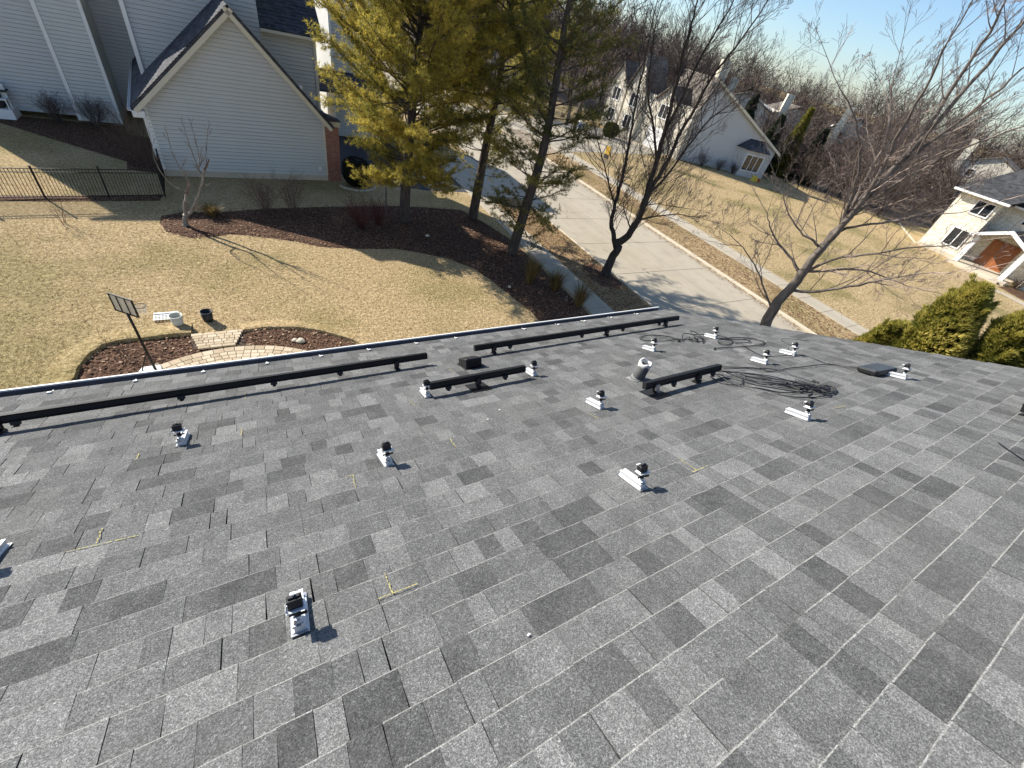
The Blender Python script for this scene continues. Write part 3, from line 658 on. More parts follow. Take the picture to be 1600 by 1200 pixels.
def smooth_path(pts, n=6):
    pts = [Vector(p) for p in pts]; out = []
    for i in range(len(pts)-1):
        p0, p1, p2, p3 = pts[max(i-1, 0)], pts[i], pts[i+1], pts[min(i+2, len(pts)-1)]
        for k in range(n):
            t = k/n; out.append(.5*((2*p1)+(p2-p0)*t+(2*p0-5*p1+4*p2-p3)*t*t+(3*p1-p0-3*p2+p3)*t**3))
    return out+[pts[-1]]
def cable(parent, pts, r=.0058, name='cable', n=6, mat='rubber'):
    P = smooth_path([RP(u, s, max(h, .0125)+r) for u, s, h in pts]); b = MB(); b.tube(P, r, n)
    return b.build(name, MT[mat], parent, True)
def plug(parent, u, s, h, a, L=.05, r=.011):
    b = MB(); d = Vector((math.cos(a), math.sin(a))); p = lambda k: RP(u+d.x*k, s+d.y*k, h+r)
    b.tube([p(0), p(L*.45), p(L*.5), p(L)], [r, r, r*.75, r*.75], 8); return b.build('connector', MT['blackp'], parent)
ct = tag(empty('cable_coil'), 'thin black cable lying in open loops beyond the pipe', 'cable'); r0 = rng
cable(ct, [(4.03, 3.60, .01), (4.05, 3.72, .01), (4.22, 3.76, .012), (4.36, 3.66, .02), (4.45, 3.5, .012), (4.42, 3.36, .01), (4.5, 3.42, .03), (4.62, 3.50, .05), (4.74, 3.44, .03), (4.72, 3.28, .02), (4.6, 3.2, .015), (4.50, 3.28, .02), (4.6, 3.4, .03)])
cable(ct, [(4.03, 3.60, .01), (4.12, 3.5, .01), (4.28, 3.44, .012), (4.40, 3.44, .015), (4.55, 3.34, .02), (4.66, 3.36, .02), (4.74, 3.5, .07), (4.80, 3.42, .04), (4.72, 3.30, .01), (4.56, 3.16, .01)])
cable(ct, [(4.74, 3.46, .03), (4.95, 3.40, .02), (5.06, 3.26, .015), (5.0, 3.08, .01), (4.86, 2.98, .012), (4.72, 2.96, .012), (4.76, 3.1, .02), (4.92, 3.14, .02), (5.14, 3.12, .015), (5.30, 2.98, .01), (5.28, 2.82, .01), (5.1, 2.76, .01), (4.92, 2.80, .01), (4.7, 2.86, .01), (4.5, 2.93, .01)])
cable(ct, [(4.86, 3.16, .01), (5.06, 3.08, .015), (5.18, 2.98, .01), (5.1, 2.90, .01), (4.9, 2.96, .01)])
for u, s, a in ((4.48, 2.93, 3.4), (4.55, 3.24, .5), (4.64, 3.30, 1.2), (4.58, 3.33, 2.2), (4.35, 3.36, .3)): plug(ct, u, s, .008, a)
cable(ct, [(4.9, 2.86, .008), (4.74, 2.62, .008), (4.68, 2.46, .008), (4.74, 2.42, .008), (5.0, 2.28, .03), (5.1, 2.2, .008), (5.02, 2.0, .008), (5.06, 1.86, .008), (5.1, 1.72, .03)], .004)
w_ = tag(empty('loose_wire'), 'thin wire rising from the last bracket to the rake edge', 'wire')
cable(w_, [(5.06, 2.36, .10), (5.08, 2.5, .12), (5.3, 2.62, .10), (5.62, 2.60, .05), (5.8, 2.56, .02)], .003)
cb = tag(empty('cable_bundle'), 'big tangled bundle of black cables with connectors beside the short rail', 'cable bundle')
cbz = random.Random(4)
for i in range(8):   # long lays from the rail end to the connector end, each swinging out and back
    side = cbz.uniform(-1, 1); a0 = (cbz.uniform(3.60, 3.84), cbz.uniform(2.28, 2.46)); e = (cbz.uniform(4.0, 4.26), cbz.uniform(1.58, 1.74)); pts = [(a0[0], a0[1], .02+.03*cbz.random())]
    for t in (.2, .4, .6, .8): pts.append((lerp(a0[0], e[0], t)+.26*side*math.sin(t*3.14), lerp(a0[1], e[1], t)+.18*side*math.sin(t*3.14), .01+.03*cbz.random()))
    rr = cbz.uniform(.05, .10); pts += [(e[0], e[1], .015), (e[0]+rr*.6, e[1]-rr*.4, .015), (e[0]+rr*.2, e[1]-rr, .015), (e[0]-rr*.7, e[1]-rr*.6, .02)]
    for t in (.75, .5, .3)[:cbz.choice((1, 2, 3))]: pts.append((lerp(a0[0], e[0], t)-.12*side-.03, lerp(a0[1], e[1], t)-.10*side-.05, .012+.03*cbz.random()))
    cable(cb, pts, .0045, n=5)
for i in range(9): plug(cb, cbz.uniform(3.82, 4.22), cbz.uniform(1.58, 1.82), cbz.uniform(.012, .04), cbz.uniform(0, 6.28), .06, .013)
cable(cb, [(3.66, 2.50, .03), (3.95, 2.44, .012), (4.22, 2.24, .01), (4.2, 2.13, .01), (4.45, 2.10, .01), (4.65, 2.05, .01), (4.85, 1.99, .02), (5.02, 1.94, .01), (5.04, 1.8, .02), (5.02, 1.70, .035)], .0048)
cable(cb, [(3.56, 2.33, .01), (3.5, 2.14, .01), (3.62, 2.05, .01), (3.85, 2.16, .01), (3.95, 2.0, .01)], .0048)
cable(cb, [(3.62, 2.0, .008), (3.70, 1.80, .008), (3.72, 1.66, .008), (3.9, 1.55, .008), (4.15, 1.52, .008), (4.28, 1.58, .01), (4.25, 1.66, .02)], .0048)
w2 = tag(empty('loose_wire'), 'thin dark wire lying on shingles at the right picture edge', 'wire')
cable(w2, [(4.12, .52, .008), (4.02, .44, .008), (3.93, .36, .008), (3.80, .22, .008)], .003)
# chips of pale debris left on the roof
for (u, s, lab) in ((1.42, 2.66, 'tiny white scrap on the shingles beyond the middle brackets'), (1.26, 2.55, 'pair-sized white scrap lying on shingles in mid roof'), (.59, .897, 'small white flake at a course edge near the bottom')):
    b = MB(); b.add([RP(u, s, .010), RP(u+.014, s+.003, .010), RP(u+.008, s+.009, .0115), RP(u-.002, s+.006, .0105)], [(0, 1, 2, 3)]); b.add([RP(u, s, .0085), RP(u+.014, s+.003, .0085), RP(u+.008, s+.009, .009), RP(u-.002, s+.006, .009)], [(3, 2, 1, 0)])
    tag(b.build('paper_scrap', MT['whitep']), lab, 'scrap', 'scraps left on the roof')

# ------------------------------------------------------------------ things in the near yard
# basketball hoop
t = tag(empty('basketball_hoop', (-2.99, 11.34, 0)), 'small basketball hoop on a black pole beside the patio', 'basketball hoop')
MB().tube([(0, 0, .1), (-.02, .0, 1.2), (-.03, -.03, 2.05)], [.032, .03, .028], 10).build('pole', MT['black'], t, True)
b = MB(); b.prism([(-.36, .0), (-.3, .17), (.1, .2), (.14, .0), (.1, -.2), (-.3, -.17)], 0.005, .12, 'z'); bevel(b.build('base', MT['whitep'], t), .03, 2)
b = MB(); b.tube([(-.28, .02, .12), (-.05, 0, .62)], .015, 6); b.build('strut', MT['black'], t)
bx = Vector((.43, -.38, 0)).normalized(); bn = Vector((.38, .43, 0)).normalized(); bc = Vector((-.01, -.1, 2.18))
BM = Matrix(((bx.x, bn.x, 0, bc.x), (bx.y, bn.y, 0, bc.y), (0, 0, 1, bc.z), (0, 0, 0, 1)))
b = MB(); W2, H2 = .31, .24
for a in ((-W2, W2, -H2, -H2+.03), (-W2, W2, H2-.03, H2), (-W2, -W2+.03, -H2+.03, H2-.03), (W2-.03, W2, -H2+.03, H2-.03), (-.12, -.095, -H2+.03, H2-.03), (.095, .12, -H2+.03, H2-.03)): b.box(a[0], a[1], -.015, .015, a[2], a[3], BM)
bo = b.build('backboard', MT['black'], t)
gm = N('clear_backboard'); gm.b.inputs['Alpha'].default_value = .75; MT['clear'] = gm.done((.62, .58, .48), .25, 0, .5)
MB().box(-W2+.03, W2-.03, -.004, .004, -H2+.03, H2-.03, BM).build('panel', MT['clear'], bo)
rc_ = BM @ Vector((.14, .24, -.10)); P = [rc_+Vector((math.cos(a), math.sin(a), 0))*.115 for a in np.linspace(0, 2*math.pi, 25)]
b = MB(); b.tube(P, .008, 6, False); b.tube([BM @ Vector((.03, .01, -.13)), rc_+bn*-.10-bx*.05], .012, 6); rim = b.build('rim', MT['black'], t, True)
b = MB()
for i in range(10):
    a = 2*math.pi*i/10
    for sg in (-1, 1):
        b.tube([rc_+Vector((math.cos(a), math.sin(a), 0))*.112, rc_+Vector((math.cos(a+sg*.5)*.085, math.sin(a+sg*.5)*.085, -.1)), rc_+Vector((math.cos(a)*.065, math.sin(a)*.065, -.21))], .0045, 3, False)
b.build('net', MT['whitep'], t)
# lattice panel, buckets
t = tag(empty('lattice_panel', (-2.88, 13.95, .03)), 'white lattice panel lying flat on the lawn', 'lattice')
b = MB(); b.box(-.30, .32, .14, .20, 0, .05); b.build('top_rail', MT['whitep'], t)
b = MB()
for i in range(8):
    y = -.15+.29*0
    b.box(-.30+i*.085, -.265+i*.085, -.17, .14, .012, .02)
for i in range(4): b.box(-.30, .32, -.17+i*.08, -.135+i*.08, .0205, .028)
b.build('slats', MT['whitep'], t, kind='stuff')
def bucket(loc, r, h, mat, rimmat, lab):
    t = tag(empty('bucket', loc), lab, 'bucket', 'buckets on the lawn'); n = 24; b = MB()
    V = [(math.cos(2*math.pi*i/n)*rr, math.sin(2*math.pi*i/n)*rr, z) for z, rr in ((0, r*.82), (h, r), (h, r*.93), (.02, r*.76)) for i in range(n)]
    b.add(V, [(j*n+i, j*n+(i+1) % n, (j+1)*n+(i+1) % n, (j+1)*n+i) for j in range(3) for i in range(n)]+[tuple(range(3*n, 4*n))]); b.build('shell', mat, t, True)
    b = MB(); b.tube([(math.cos(a)*r*1.03, math.sin(a)*r*1.03, h-.012) for a in np.linspace(0, 2*math.pi, 25)], .012, 6, False); b.build('rim', rimmat, t, True)
    b = MB(); b.tube([(math.cos(a)*r*1.04, .02+.05*math.sin(a), h-.03-.1*math.sin(a)) for a in np.linspace(0, math.pi, 9)], .004, 5); b.build('handle', MT['bolt'], t)
bucket((-2.56, 13.52, .0), .165, .34, plain('greyed_plastic', (.50, .50, .42), .6, 0, .1, 10), MT['whitep'], 'pale bucket standing against the lattice panel')
bucket((-1.80, 13.62, .0), .16, .33, MT['blackp'], MT['blackp'], 'black bucket standing alone on the lawn')
for (x, y, sz, lab) in ((.62, 11.92, .11, 'white stone in the mulch by the patio'), (.45, 11.98, .08, 'smaller white stone beside the first in the mulch'), (9.35, 14.1, .07, 'pale stone at the rim of the big mulch bed'), (7.35, 19.3, .09, 'pale stone in the sunlit middle of the big mulch bed')):
    bm = bmesh.new(); bmesh.ops.create_icosphere(bm, subdivisions=2, radius=sz)
    for v in bm.verts: v.co = Vector((v.co.x*1.2, v.co.y, v.co.z*.6))*(1+.18*math.sin(v.co.x*40+v.co.y*23))
    me = bpy.data.meshes.new('stone'); bm.to_mesh(me); bm.free(); o = link('stone', me, MT['kerb']); o.location = (x, y, .07); tag(o, lab, 'stone')

# ------------------------------------------------------------------ picket fence of black metal
FP = [(-10.75, 22.55), (-8.85, 22.78), (-6.95, 23.02), (-5.06, 23.26), (-3.21, 23.54), (-3.32, 25.95)]
fence = tag(empty('metal_fence', (-3.21, 23.54, 0)), 'black metal picket fence closing the yard beside the grey garage', 'fence')
off = Vector((-3.21, 23.54, 0)); FH = 1.16
pk = MB(); pk.box(-.008, .008, -.008, .008, .06, FH-.02); pkm = None
for i, (x, y) in enumerate(FP):
    b = MB(); b.box(x-off.x-.028, x-off.x+.028, y-off.y-.028, y-off.y+.028, 0, FH+.06); b.box(x-off.x-.035, x-off.x+.035, y-off.y-.035, y-off.y+.035, FH+.06, FH+.08); b.build('post', MT['black'], fence)
    if i == len(FP)-1: break
    a, c = Vector((x, y, 0))-off, Vector((*FP[i+1], 0))-off; d = (c-a); L = d.length; d.normalize(); an = math.atan2(d.y, d.x); T = Matrix.Translation(a) @ Matrix.Rotation(an, 4, 'Z')
    for z in (.10, FH-.16, FH-.03): MB().box(.028, L-.028, -.013, .013, z-.013, z+.013, T).build('rail', MT['black'], fence)
    n = int(L/.098)
    for k in range(1, n):
        if pkm is None: o = pk.build('picket', MT['black'], fence); pkm = o.data
        else: o = link('picket', pkm, None, fence)
        o.matrix_local = T @ Matrix.Translation((k*L/n, 0, 0))

# ------------------------------------------------------------------ houses
def lap(mb, xr, z0, z1, h=.115, lip=.014, M=None, nrm=-1):
    h *= 1.45; lip *= 2.6
    """continuous lap siding on the plane y=0, facing -y (nrm -1); xr(z) gives its left and right end"""
    n = max(1, int(round((z1-z0)/h))); V = []; F = []
    for i in range(n):
        a, c = z0+(z1-z0)*i/n, z0+(z1-z0)*(i+1)/n
        l0, r0 = xr(a+1e-4); l1, r1 = xr(c-1e-4)
        g = (c-a)*.14
        V += [(l0, nrm*lip, a), (r0, nrm*lip, a), (r1, nrm*lip*.55, c-g), (l1, nrm*lip*.55, c-g), (r1, -nrm*.004, c-g*.7), (l1, -nrm*.004, c-g*.7), (r1, -nrm*.004, c), (l1, -nrm*.004, c)]; k = i*8
        F += [(k, k+1, k+2, k+3), (k+3, k+2, k+4, k+5), (k+5, k+4, k+6, k+7)]
        if i: F.append((k-1, k-2, k+1, k))
    V = [Vector(p) for p in V]
    if M: V = [M @ p for p in V]
    mb.add(V, F); return mb
def wallM(x, y, ang, z=0): return Matrix.Translation((x, y, z)) @ Matrix.Rotation(ang, 4, 'Z')
def rect(a, c): return lambda z: (a, c)
def window(par, M, x0, x1, z0, z1, mull=1, out=-.06, fw_=.07, arch=False, mat='white'):
    """frame proud of the wall plane y=0 facing -y, with panes behind it"""
    b = MB(); b.box(x0-fw_, x1+fw_, out, .0, z0-fw_*1.3, z0, M); b.box(x0-fw_, x1+fw_, out, .0, z1, z1+fw_, M)
    b.box(x0-fw_, x0, out, .0, z0, z1, M); b.box(x1, x1+fw_, out, .0, z0, z1, M)
    for i in range(1, mull+1):
        x = lerp(x0, x1, i/(mull+1)); b.box(x-.035, x+.035, out+.01, 0, z0, z1, M)
    f = b.build('window', MT[mat], par)
    for i in range(mull+1):
        a, c = lerp(x0, x1, i/(mull+1)), lerp(x0, x1, (i+1)/(mull+1)); g = MB(); g.box(a+.03, c-.03, -.022, -.018, z0+.01, z1-.01, M); g.build('pane', MT['glass'], f)
    return f
def roof_slab(mb, pts, th=.12):
    n = len(pts); V = [Vector(p) for p in pts]; nn = (V[1]-V[0]).cross(V[2]-V[0]).normalized(); nn = nn if nn.z > 0 else -nn
    mb.add(V+[p-nn*th for p in V], [tuple(range(n)), tuple(range(n, 2*n))[::-1]]+[(i, (i+1) % n, (i+1) % n+n, i+n) for i in range(n)]); return mb
def shingle_rows(par, name, a, c, d, e, n, mat, parent_kind=None):
    """slope between eave a-c and ridge e-d, stepped in courses"""
    a, c, d, e = map(Vector, (a, c, d, e)); nn = (c-a).cross(e-a).normalized(); nn = nn if nn.z > 0 else -nn
    b = MB(); V = []; F = []
    for i in range(n):
        t0, t1 = i/n, (i+1.15)/n if i < n-1 else 1
        V += [a.lerp(e, t0)+nn*.03, c.lerp(d, t0)+nn*.03, c.lerp(d, t1)+nn*.004, a.lerp(e, t1)+nn*.004]; k = 4*i; F.append((k, k+1, k+2, k+3))
        V += [a.lerp(e, t0)-nn*.01, c.lerp(d, t0)-nn*.01]
        k2 = len(V)
        F[-1] = (k2-6, k2-5, k2-4, k2-3); F.append((k2-6, k2-2, k2-1, k2-5))
    b.add(V, F); return b.build(name, MT[mat], par)

# --- grey house with the gabled garage wing
gh = tag(empty('garage_house', (-3.3, 26.15, 0)), 'light grey sided house with steep gabled garage wing and brick corner', 'house')
ghI = Matrix.Translation((3.3, -26.15, 0))
GA = R(3.58); GM = ghI @ wallM(-3.3, 26.15, GA); GW, GEL, GER, GAP, GAX = 7.37, 3.05, 2.98, 6.72, 3.86
def gx(z):
    l = 0 if z <= GEL else (z-GEL)/(GAP-GEL)*GAX; r = GW if z <= GER else GW-(z-GER)/(GAP-GER)*(GW-GAX); return (l, max(l+.01, r))
b = MB(); lap(b, gx, .28, GAP-.02, .112, .014, GM); b.build('gable_wall', MT['siding'], gh)
b = MB(); b.box(-.01, GW+.01, .0, .3, 0, .28, GM); b.build('foundation', MT['kerb'], gh)
b = MB(); b.box(0, .3, .05, 9.5, 0, GEL, GM); b.box(GW-.3, GW, .05, 9.5, 0, GER, GM); b.build('side_wall', MT['siding'], gh)
b = MB(); b.box(-.06, .1, -.03, .05, .28, GEL, GM); b.build('corner_board', MT['white'], gh)
b = MB(); b.box(GW-.09, GW+.02, -.035, .04, .28, GER, GM); b.build('corner_board', MT['cream'], gh)
ov, fr = .42, -.42
sl_ = (GAP-GEL)/GAX; sr_ = (GAP-GER)/(GW-GAX); apx = (GAX, GAP+.24)
Lf = (-ov, apx[1]-sl_*(GAX+ov)); Rt = (GW+ov, apx[1]-sr_*(GW+ov-GAX))
def gp(x, y, z): return GM @ Vector((x, y, z))
b = MB(); roof_slab(b, [gp(Lf[0], fr, Lf[1]), gp(apx[0], fr, apx[1]), gp(apx[0], 9.5, apx[1]), gp(Lf[0], 9.5, Lf[1])], .10); roof_slab(b, [gp(Rt[0], fr, Rt[1]), gp(Rt[0], 9.5, Rt[1]), gp(apx[0], 9.5, apx[1]), gp(apx[0], fr, apx[1])], .10)
gr = b.build('roof', MT['roofd'], gh)
shingle_rows(gr, 'shingle_courses', gp(Rt[0], fr, Rt[1]), gp(Rt[0], 9.5, Rt[1]), gp(apx[0], 9.5, apx[1]), gp(apx[0], fr, apx[1]), 34, 'roofb')
shingle_rows(gr, 'shingle_courses', gp(Lf[0], 9.5, Lf[1]), gp(Lf[0], fr, Lf[1]), gp(apx[0], fr, apx[1]), gp(apx[0], 9.5, apx[1]), 34, 'roofd')
def rake(p, q_, wd, th, y0, y1, mat, name):
    d = Vector((q_[0]-p[0], 0, q_[1]-p[1])).normalized(); nn = Vector((d.z, 0, -d.x)); nn = nn if nn.z < 0 else -nn; b = MB()
    a, c = Vector((p[0], 0, p[1])), Vector((q_[0], 0, q_[1])); V = []
    for y in (y0, y1): V += [GM @ (v+Vector((0, y, 0))) for v in (a+nn*th, c+nn*th, c+nn*(th+wd), a+nn*(th+wd))]
    b.add(V, [(0, 1, 2, 3), (7, 6, 5, 4)]+[(i, (i+1) % 4+0, (i+1) % 4+4, i+4) for i in range(4)]); return b.build(name, mat, gh)
rake(Lf, apx, .17, .10, fr-.025, fr+.02, MT['cream'], 'rake_board'); rake(apx, Rt, .17, .10, fr-.025, fr+.02, MT['cream'], 'rake_board')
rake(Lf, apx, .02, .17, fr+.02, .0, MT['white'], 'soffit'); rake(apx, Rt, .02, .17, fr+.02, .0, MT['white'], 'soffit')
b = MB(); b.box(-ov-.02, .0, fr, .1, Lf[1]-.38, Lf[1]-.12, GM); bevel(b.build('cornice_return', MT['white'], gh), .02)
b = MB(); b.prism([(-ov-.13, Lf[1]-.02), (-ov-.13, Lf[1]-.13), (-ov-.02, Lf[1]-.15), (-ov-.02, Lf[1]-.02), (-ov-.035, Lf[1]-.02), (-ov-.035, Lf[1]-.12), (-ov-.115, Lf[1]-.11), (-ov-.115, Lf[1]-.02)], fr, 9.4, 'y', GM); b.build('gutter', MT['white'], gh)
b = MB(); b.box(GW-.02, GW+.82, -.04, .55, 2.722, 2.98, GM); b.build('cornice_return', MT['cream'], gh)
b = MB(); b.prism([(GW-.02, 2.98), (GW+.84, 2.982), (GW+.84, 3.02), (GW-.02, 3.3)], -.1, .55, 'y', GM); b.build('return_roof', MT['roofd'], gh)
b = MB(); b.box(GW+.02, GW+.72, -.01, 8.9, 0, 2.72, GM); b.build('brick_front', MT['brick'], gh)
for k in range(2):
    b = MB(); b.box(GW+.70, GW+.74, 1.2+k*3.6, 4.0+k*3.6, .02, 2.2, GM)
    for i in range(4): b.box(GW+.74, GW+.755, 1.25+k*3.6, 3.95+k*3.6, .08+i*.53, .52+i*.53, GM)
    b.build('garage_door', MT['white'], gh)
b = MB(); b.box(-.14, -.04, -.05, .03, .2, GEL-.1, GM); b.build('downspout', MT['white'], gh)
b = MB(); b.box(GW-1.05, GW-.88, -.2, -.06, 4.25, 4.42, GM); bevel(b.build('flood_light', MT['white'], gh), .02)
b = MB(); b.box(GW-.45, GW-.30, -.07, -.03, .55, .75, GM); bevel(b.build('outlet_box', MT['white'], gh), .01)
# main block behind the garage
def wbox(name, x0, x1, y0, y1, z0, z1, mat, par=gh, I=ghI, lapf=True):
    b = MB(); b.box(x0, x1, y0+.03, y1, z0, z1, I); o = b.build(name, MT[mat], par)
    if lapf: c = MB(); lap(c, rect(x0, x1), z0, z1, .118, .016, I @ wallM(0, y0+.014, 0)); c.build(name+'_siding', MT[mat], o)
    return o
wbox('wall', -12.5, -7.2, 34.0, 44, .25, 8.4, 'siding2'); wbox('wall', -7.2, -5.47, 33.72, 44, .1, 8.4, 'siding')
wbox('wall', -5.47, -3.85, 36.0, 44, .25, 8.4, 'siding2'); wbox('wall', -3.35, 1.9, 29.6, 44, .25, 8.6, 'siding2'); wbox('wall', 1.9, 4.42, 30.0, 42, 2.6, 5.92, 'siding')
b = MB(); b.box(-3.42, -3.26, 29.46, 29.59, 2.5, 8.5, ghI); b.build('downspout', MT['white'], gh)
b = MB(); b.box(-7.28, -7.12, 33.66, 33.76, .1, 8.4, ghI); b.build('corner_board', MT['white'], gh)
b = MB(); b.box(-5.56, -5.42, 33.66, 33.78, .1, 8.4, ghI); b.build('corner_board', MT['white'], gh)
b = MB(); b.box(4.34, 4.48, 29.92, 30.06, 2.6, 5.92, ghI); b.build('corner_board', MT['cream'], gh)
b = MB(); b.box(1.9, 4.75, 29.6, 30.0, 5.92, 5.97, ghI); b.build('soffit', MT['cream'], gh)
b = MB(); b.box(1.92, 4.78, 29.48, 29.6, 5.93, 6.05, ghI); b.build('gutter', MT['cream'], gh)
b = MB(); roof_slab(b, [ghI @ Vector(p) for p in ((1.92, 29.52, 6.08), (4.8, 29.52, 6.08), (4.8, 34.6, 9.3), (1.92, 34.6, 9.3))], .12); mr = b.build('upper_roof', MT['roofd'], gh)
shingle_rows(mr, 'shingle_courses', *[ghI @ Vector(p) for p in ((1.92, 29.52, 6.08), (4.8, 29.52, 6.08), (4.8, 34.6, 9.3), (1.92, 34.6, 9.3))], 26, 'roofd')
wbox('dormer_wall', 2.9, 4.0, 31.6, 35, 7.1, 9.4, 'siding2')
b = MB(); roof_slab(b, [ghI @ Vector(p) for p in ((-13, 33.2, 8.3), (-3.3, 33.2, 8.3), (-3.3, 39.5, 11.6), (-13, 39.5, 11.6))], .15); b.build('main_roof', MT['roofd'], gh)
wbox('front_wing_wall', 6.3, 9.6, 36.0, 44, 0, 8.8, 'siding2'); MW = ghI @ wallM(0, 36.0, 0)
window(gh, MW, 7.45, 8.35, 6.3, 7.5, 1); b = MB(); b.box(6.22, 6.36, 35.93, 36.05, 0, 8.8, ghI); b.build('corner_board', MT['white'], gh)
b = MB(); b.box(8.75, 8.85, 35.93, 36.05, 0, 8.8, ghI); b.build('corner_board', MT['white'], gh)
b = MB(); roof_slab(b, [ghI @ Vector(p) for p in ((4.9, 33.6, 3.1), (9.9, 34.3, 3.1), (9.9, 36.0, 3.9), (4.9, 36.0, 3.9))], .12); b.build('porch_roof', MT['roofd'], gh)
wbox('deck', -14, -9.55, 33.0, 34.0, .0, .45, 'white', lapf=False)
t = tag(empty('covered_grill', (-10.25, 33.55, .45)), 'black covered grill on the pale deck at the picture edge', 'grill')
b = MB(); b.prism([(-.42, 0), (.42, 0), (.44, .75), (.3, 1.05), (-.3, 1.05), (-.44, .75)], -.3, .3, 'y'); bevel(b.build('cover', MT['blackp'], t), .06, 2)
b = MB(); b.box(.46, .7, -.25, .25, .7, .76); b.build('side_shelf', MT['blackp'], t)
t = tag(empty('patio_chair', (-9.85, 33.3, .45)), 'white patio chair beside the covered grill', 'chair')
b = MB(); b.box(-.25, .25, -.25, .25, .40, .45); b.build('seat', MT['whitep'], t)
b = MB(); b.box(-.25, .25, .22, .27, .45, 1.0); b.build('backrest', MT['whitep'], t)
for x in (-.22, .22):
    for y in (-.22, .22): MB().box(x-.02, x+.02, y-.02, y+.02, 0, .4).build('leg', MT['whitep'], t)

# --- house with the bay window across the street
HA = math.atan2(-3.0, 6.1); A2 = Vector((47.15, 39.8, 0))
h2 = tag(empty('bay_window_house', A2), 'white house with shaded gable wall and bay window across the street', 'house', None)
HM = Matrix.Rotation(HA, 4, 'Z')
top = lambda z: (0, 11.2 if z < 3.3 else 11.2-(z-3.3)/(8.2-3.3)*10.6)
b = MB(); lap(b, top, 0.1, 8.1, .16, .02, HM); b.build('gable_wall', MT['siding2'], h2)
b = MB(); b.box(0, 11.2, .05, 11, 0, 3.25, HM); b.box(0, 6.5, .06, 11, 3.25, 5.3, HM); b.build('wall', MT['siding3'], h2)
b = MB(); roof_slab(b, [HM @ Vector(p) for p in ((11.7, -.4, 3.1), (11.7, 11.4, 3.1), (.5, 11.4, 8.45), (.5, -.4, 8.45))], .2); r_ = b.build('roof', MT['roofb'], h2)
b = MB(); roof_slab(b, [HM @ Vector(p) for p in ((.5, -.4, 8.45), (.5, 11.4, 8.45), (-.5, 11.4, 5.3), (-.5, -.4, 5.3))], .2); b.build('roof', MT['roofb'], h2)
b = MB(); b.add([HM @ Vector(p) for p in ((11.75, -.45, 3.05), (.5, -.45, 8.42), (.5, -.45, 8.15), (11.75, -.45, 2.78))], [(0, 1, 2, 3)]); b.add([HM @ Vector(p) for p in ((11.75, -.40, 3.05), (.5, -.40, 8.42), (.5, -.40, 8.15), (11.75, -.40, 2.78))], [(3, 2, 1, 0)]); b.build('rake_board', MT['cream'], h2)
b = MB(); b.box(2.0, 3.0, 4, 5, 8.0, 10.2, HM); b.build('chimney', MT['cream'], r_)
# bay
b = MB(); b.prism([(6.3, 0), (7.0, -1.3), (9.6, -1.3), (10.3, 0)], .0, 2.9, 'z', HM); bay = b.build('bay', MT['siding2'], h2)
window(bay, HM @ Matrix.Translation((0, -1.3, 0)), 7.2, 9.4, .75, 2.35, 2, -.1, .1)
b = MB(); b.add([HM @ Vector(p) for p in ((6.0, -.0, 2.85), (6.8, -1.7, 2.85), (9.8, -1.7, 2.85), (10.6, 0, 2.85), (7.4, 0, 3.9), (9.2, 0, 3.9))], [(0, 1, 4), (1, 2, 5, 4), (2, 3, 5), (3, 2, 1, 0)]); b.build('bay_roof', MT['roofd'], h2)
# sunlit front with two gables
FM = Matrix.Rotation(R(93)-math.pi, 4, 'Z') ; FMt = Matrix.Translation((0, 0, 0)) @ Matrix.Rotation(R(-87), 4, 'Z')
b = MB(); b.box(-.9, .1, .0, 14.5, 0, 5.3); b.build('front_wall', MT['siding3'], h2)
for y0, y1, ap in ((2.6, 6.0, 6.6), (8.3, 11.8, 8.7), (12.2, 15.4, 7.5)):
    ym = (y0+y1)/2; b = MB(); b.prism([(y0, 0), (y1, 0), (y1, 5.2), (ym, ap), (y0, 5.2)], -1.3, 1.0, 'x'); g = b.build('front_gable', MT['siding3'], h2)
    b = MB(); roof_slab(b, [(-1.6, y0-.3, 5.1), (-1.6, ym, ap+.2), (2, ym, ap+.2), (2, y0-.3, 5.1)], .15); roof_slab(b, [(-1.6, ym, ap+.2), (-1.6, y1+.3, 5.1), (2, y1+.3, 5.1), (2, ym, ap+.2)], .15); b.build('roof', MT['roofb'], g)
    FW = Matrix.Translation((-1.3, ym, 0)) @ Matrix.Rotation(R(-90), 4, 'Z')
    window(g, FW, -.7, .7, 3.4, 4.7, 1, -.08, .1)
    if y0 > 3: window(g, FW, -.7, .7, .9, 2.3, 1, -.08, .1)
    else: MB().box(-1.5, 1.5, -.05, .0, .0, 2.3, FW).build('garage_door', MT['white'], g)
t = tag(empty('toy_pile', (53.6, 33.4, 0)), 'yellow and red plastic toy lying below the bay window', 'toy')
b = MB(); b.prism([(-.5, 0), (.5, 0), (.35, .45), (-.2, .7)], -.25, .25, 'y'); bevel(b.build('slide', plain('yellow_plastic', (.55, .42, .03), .5), t), .05)
b = MB(); b.box(.55, .95, -.2, .2, 0, .35); bevel(b.build('seat', plain('red_plastic', (.35, .03, .02), .5), t), .05)

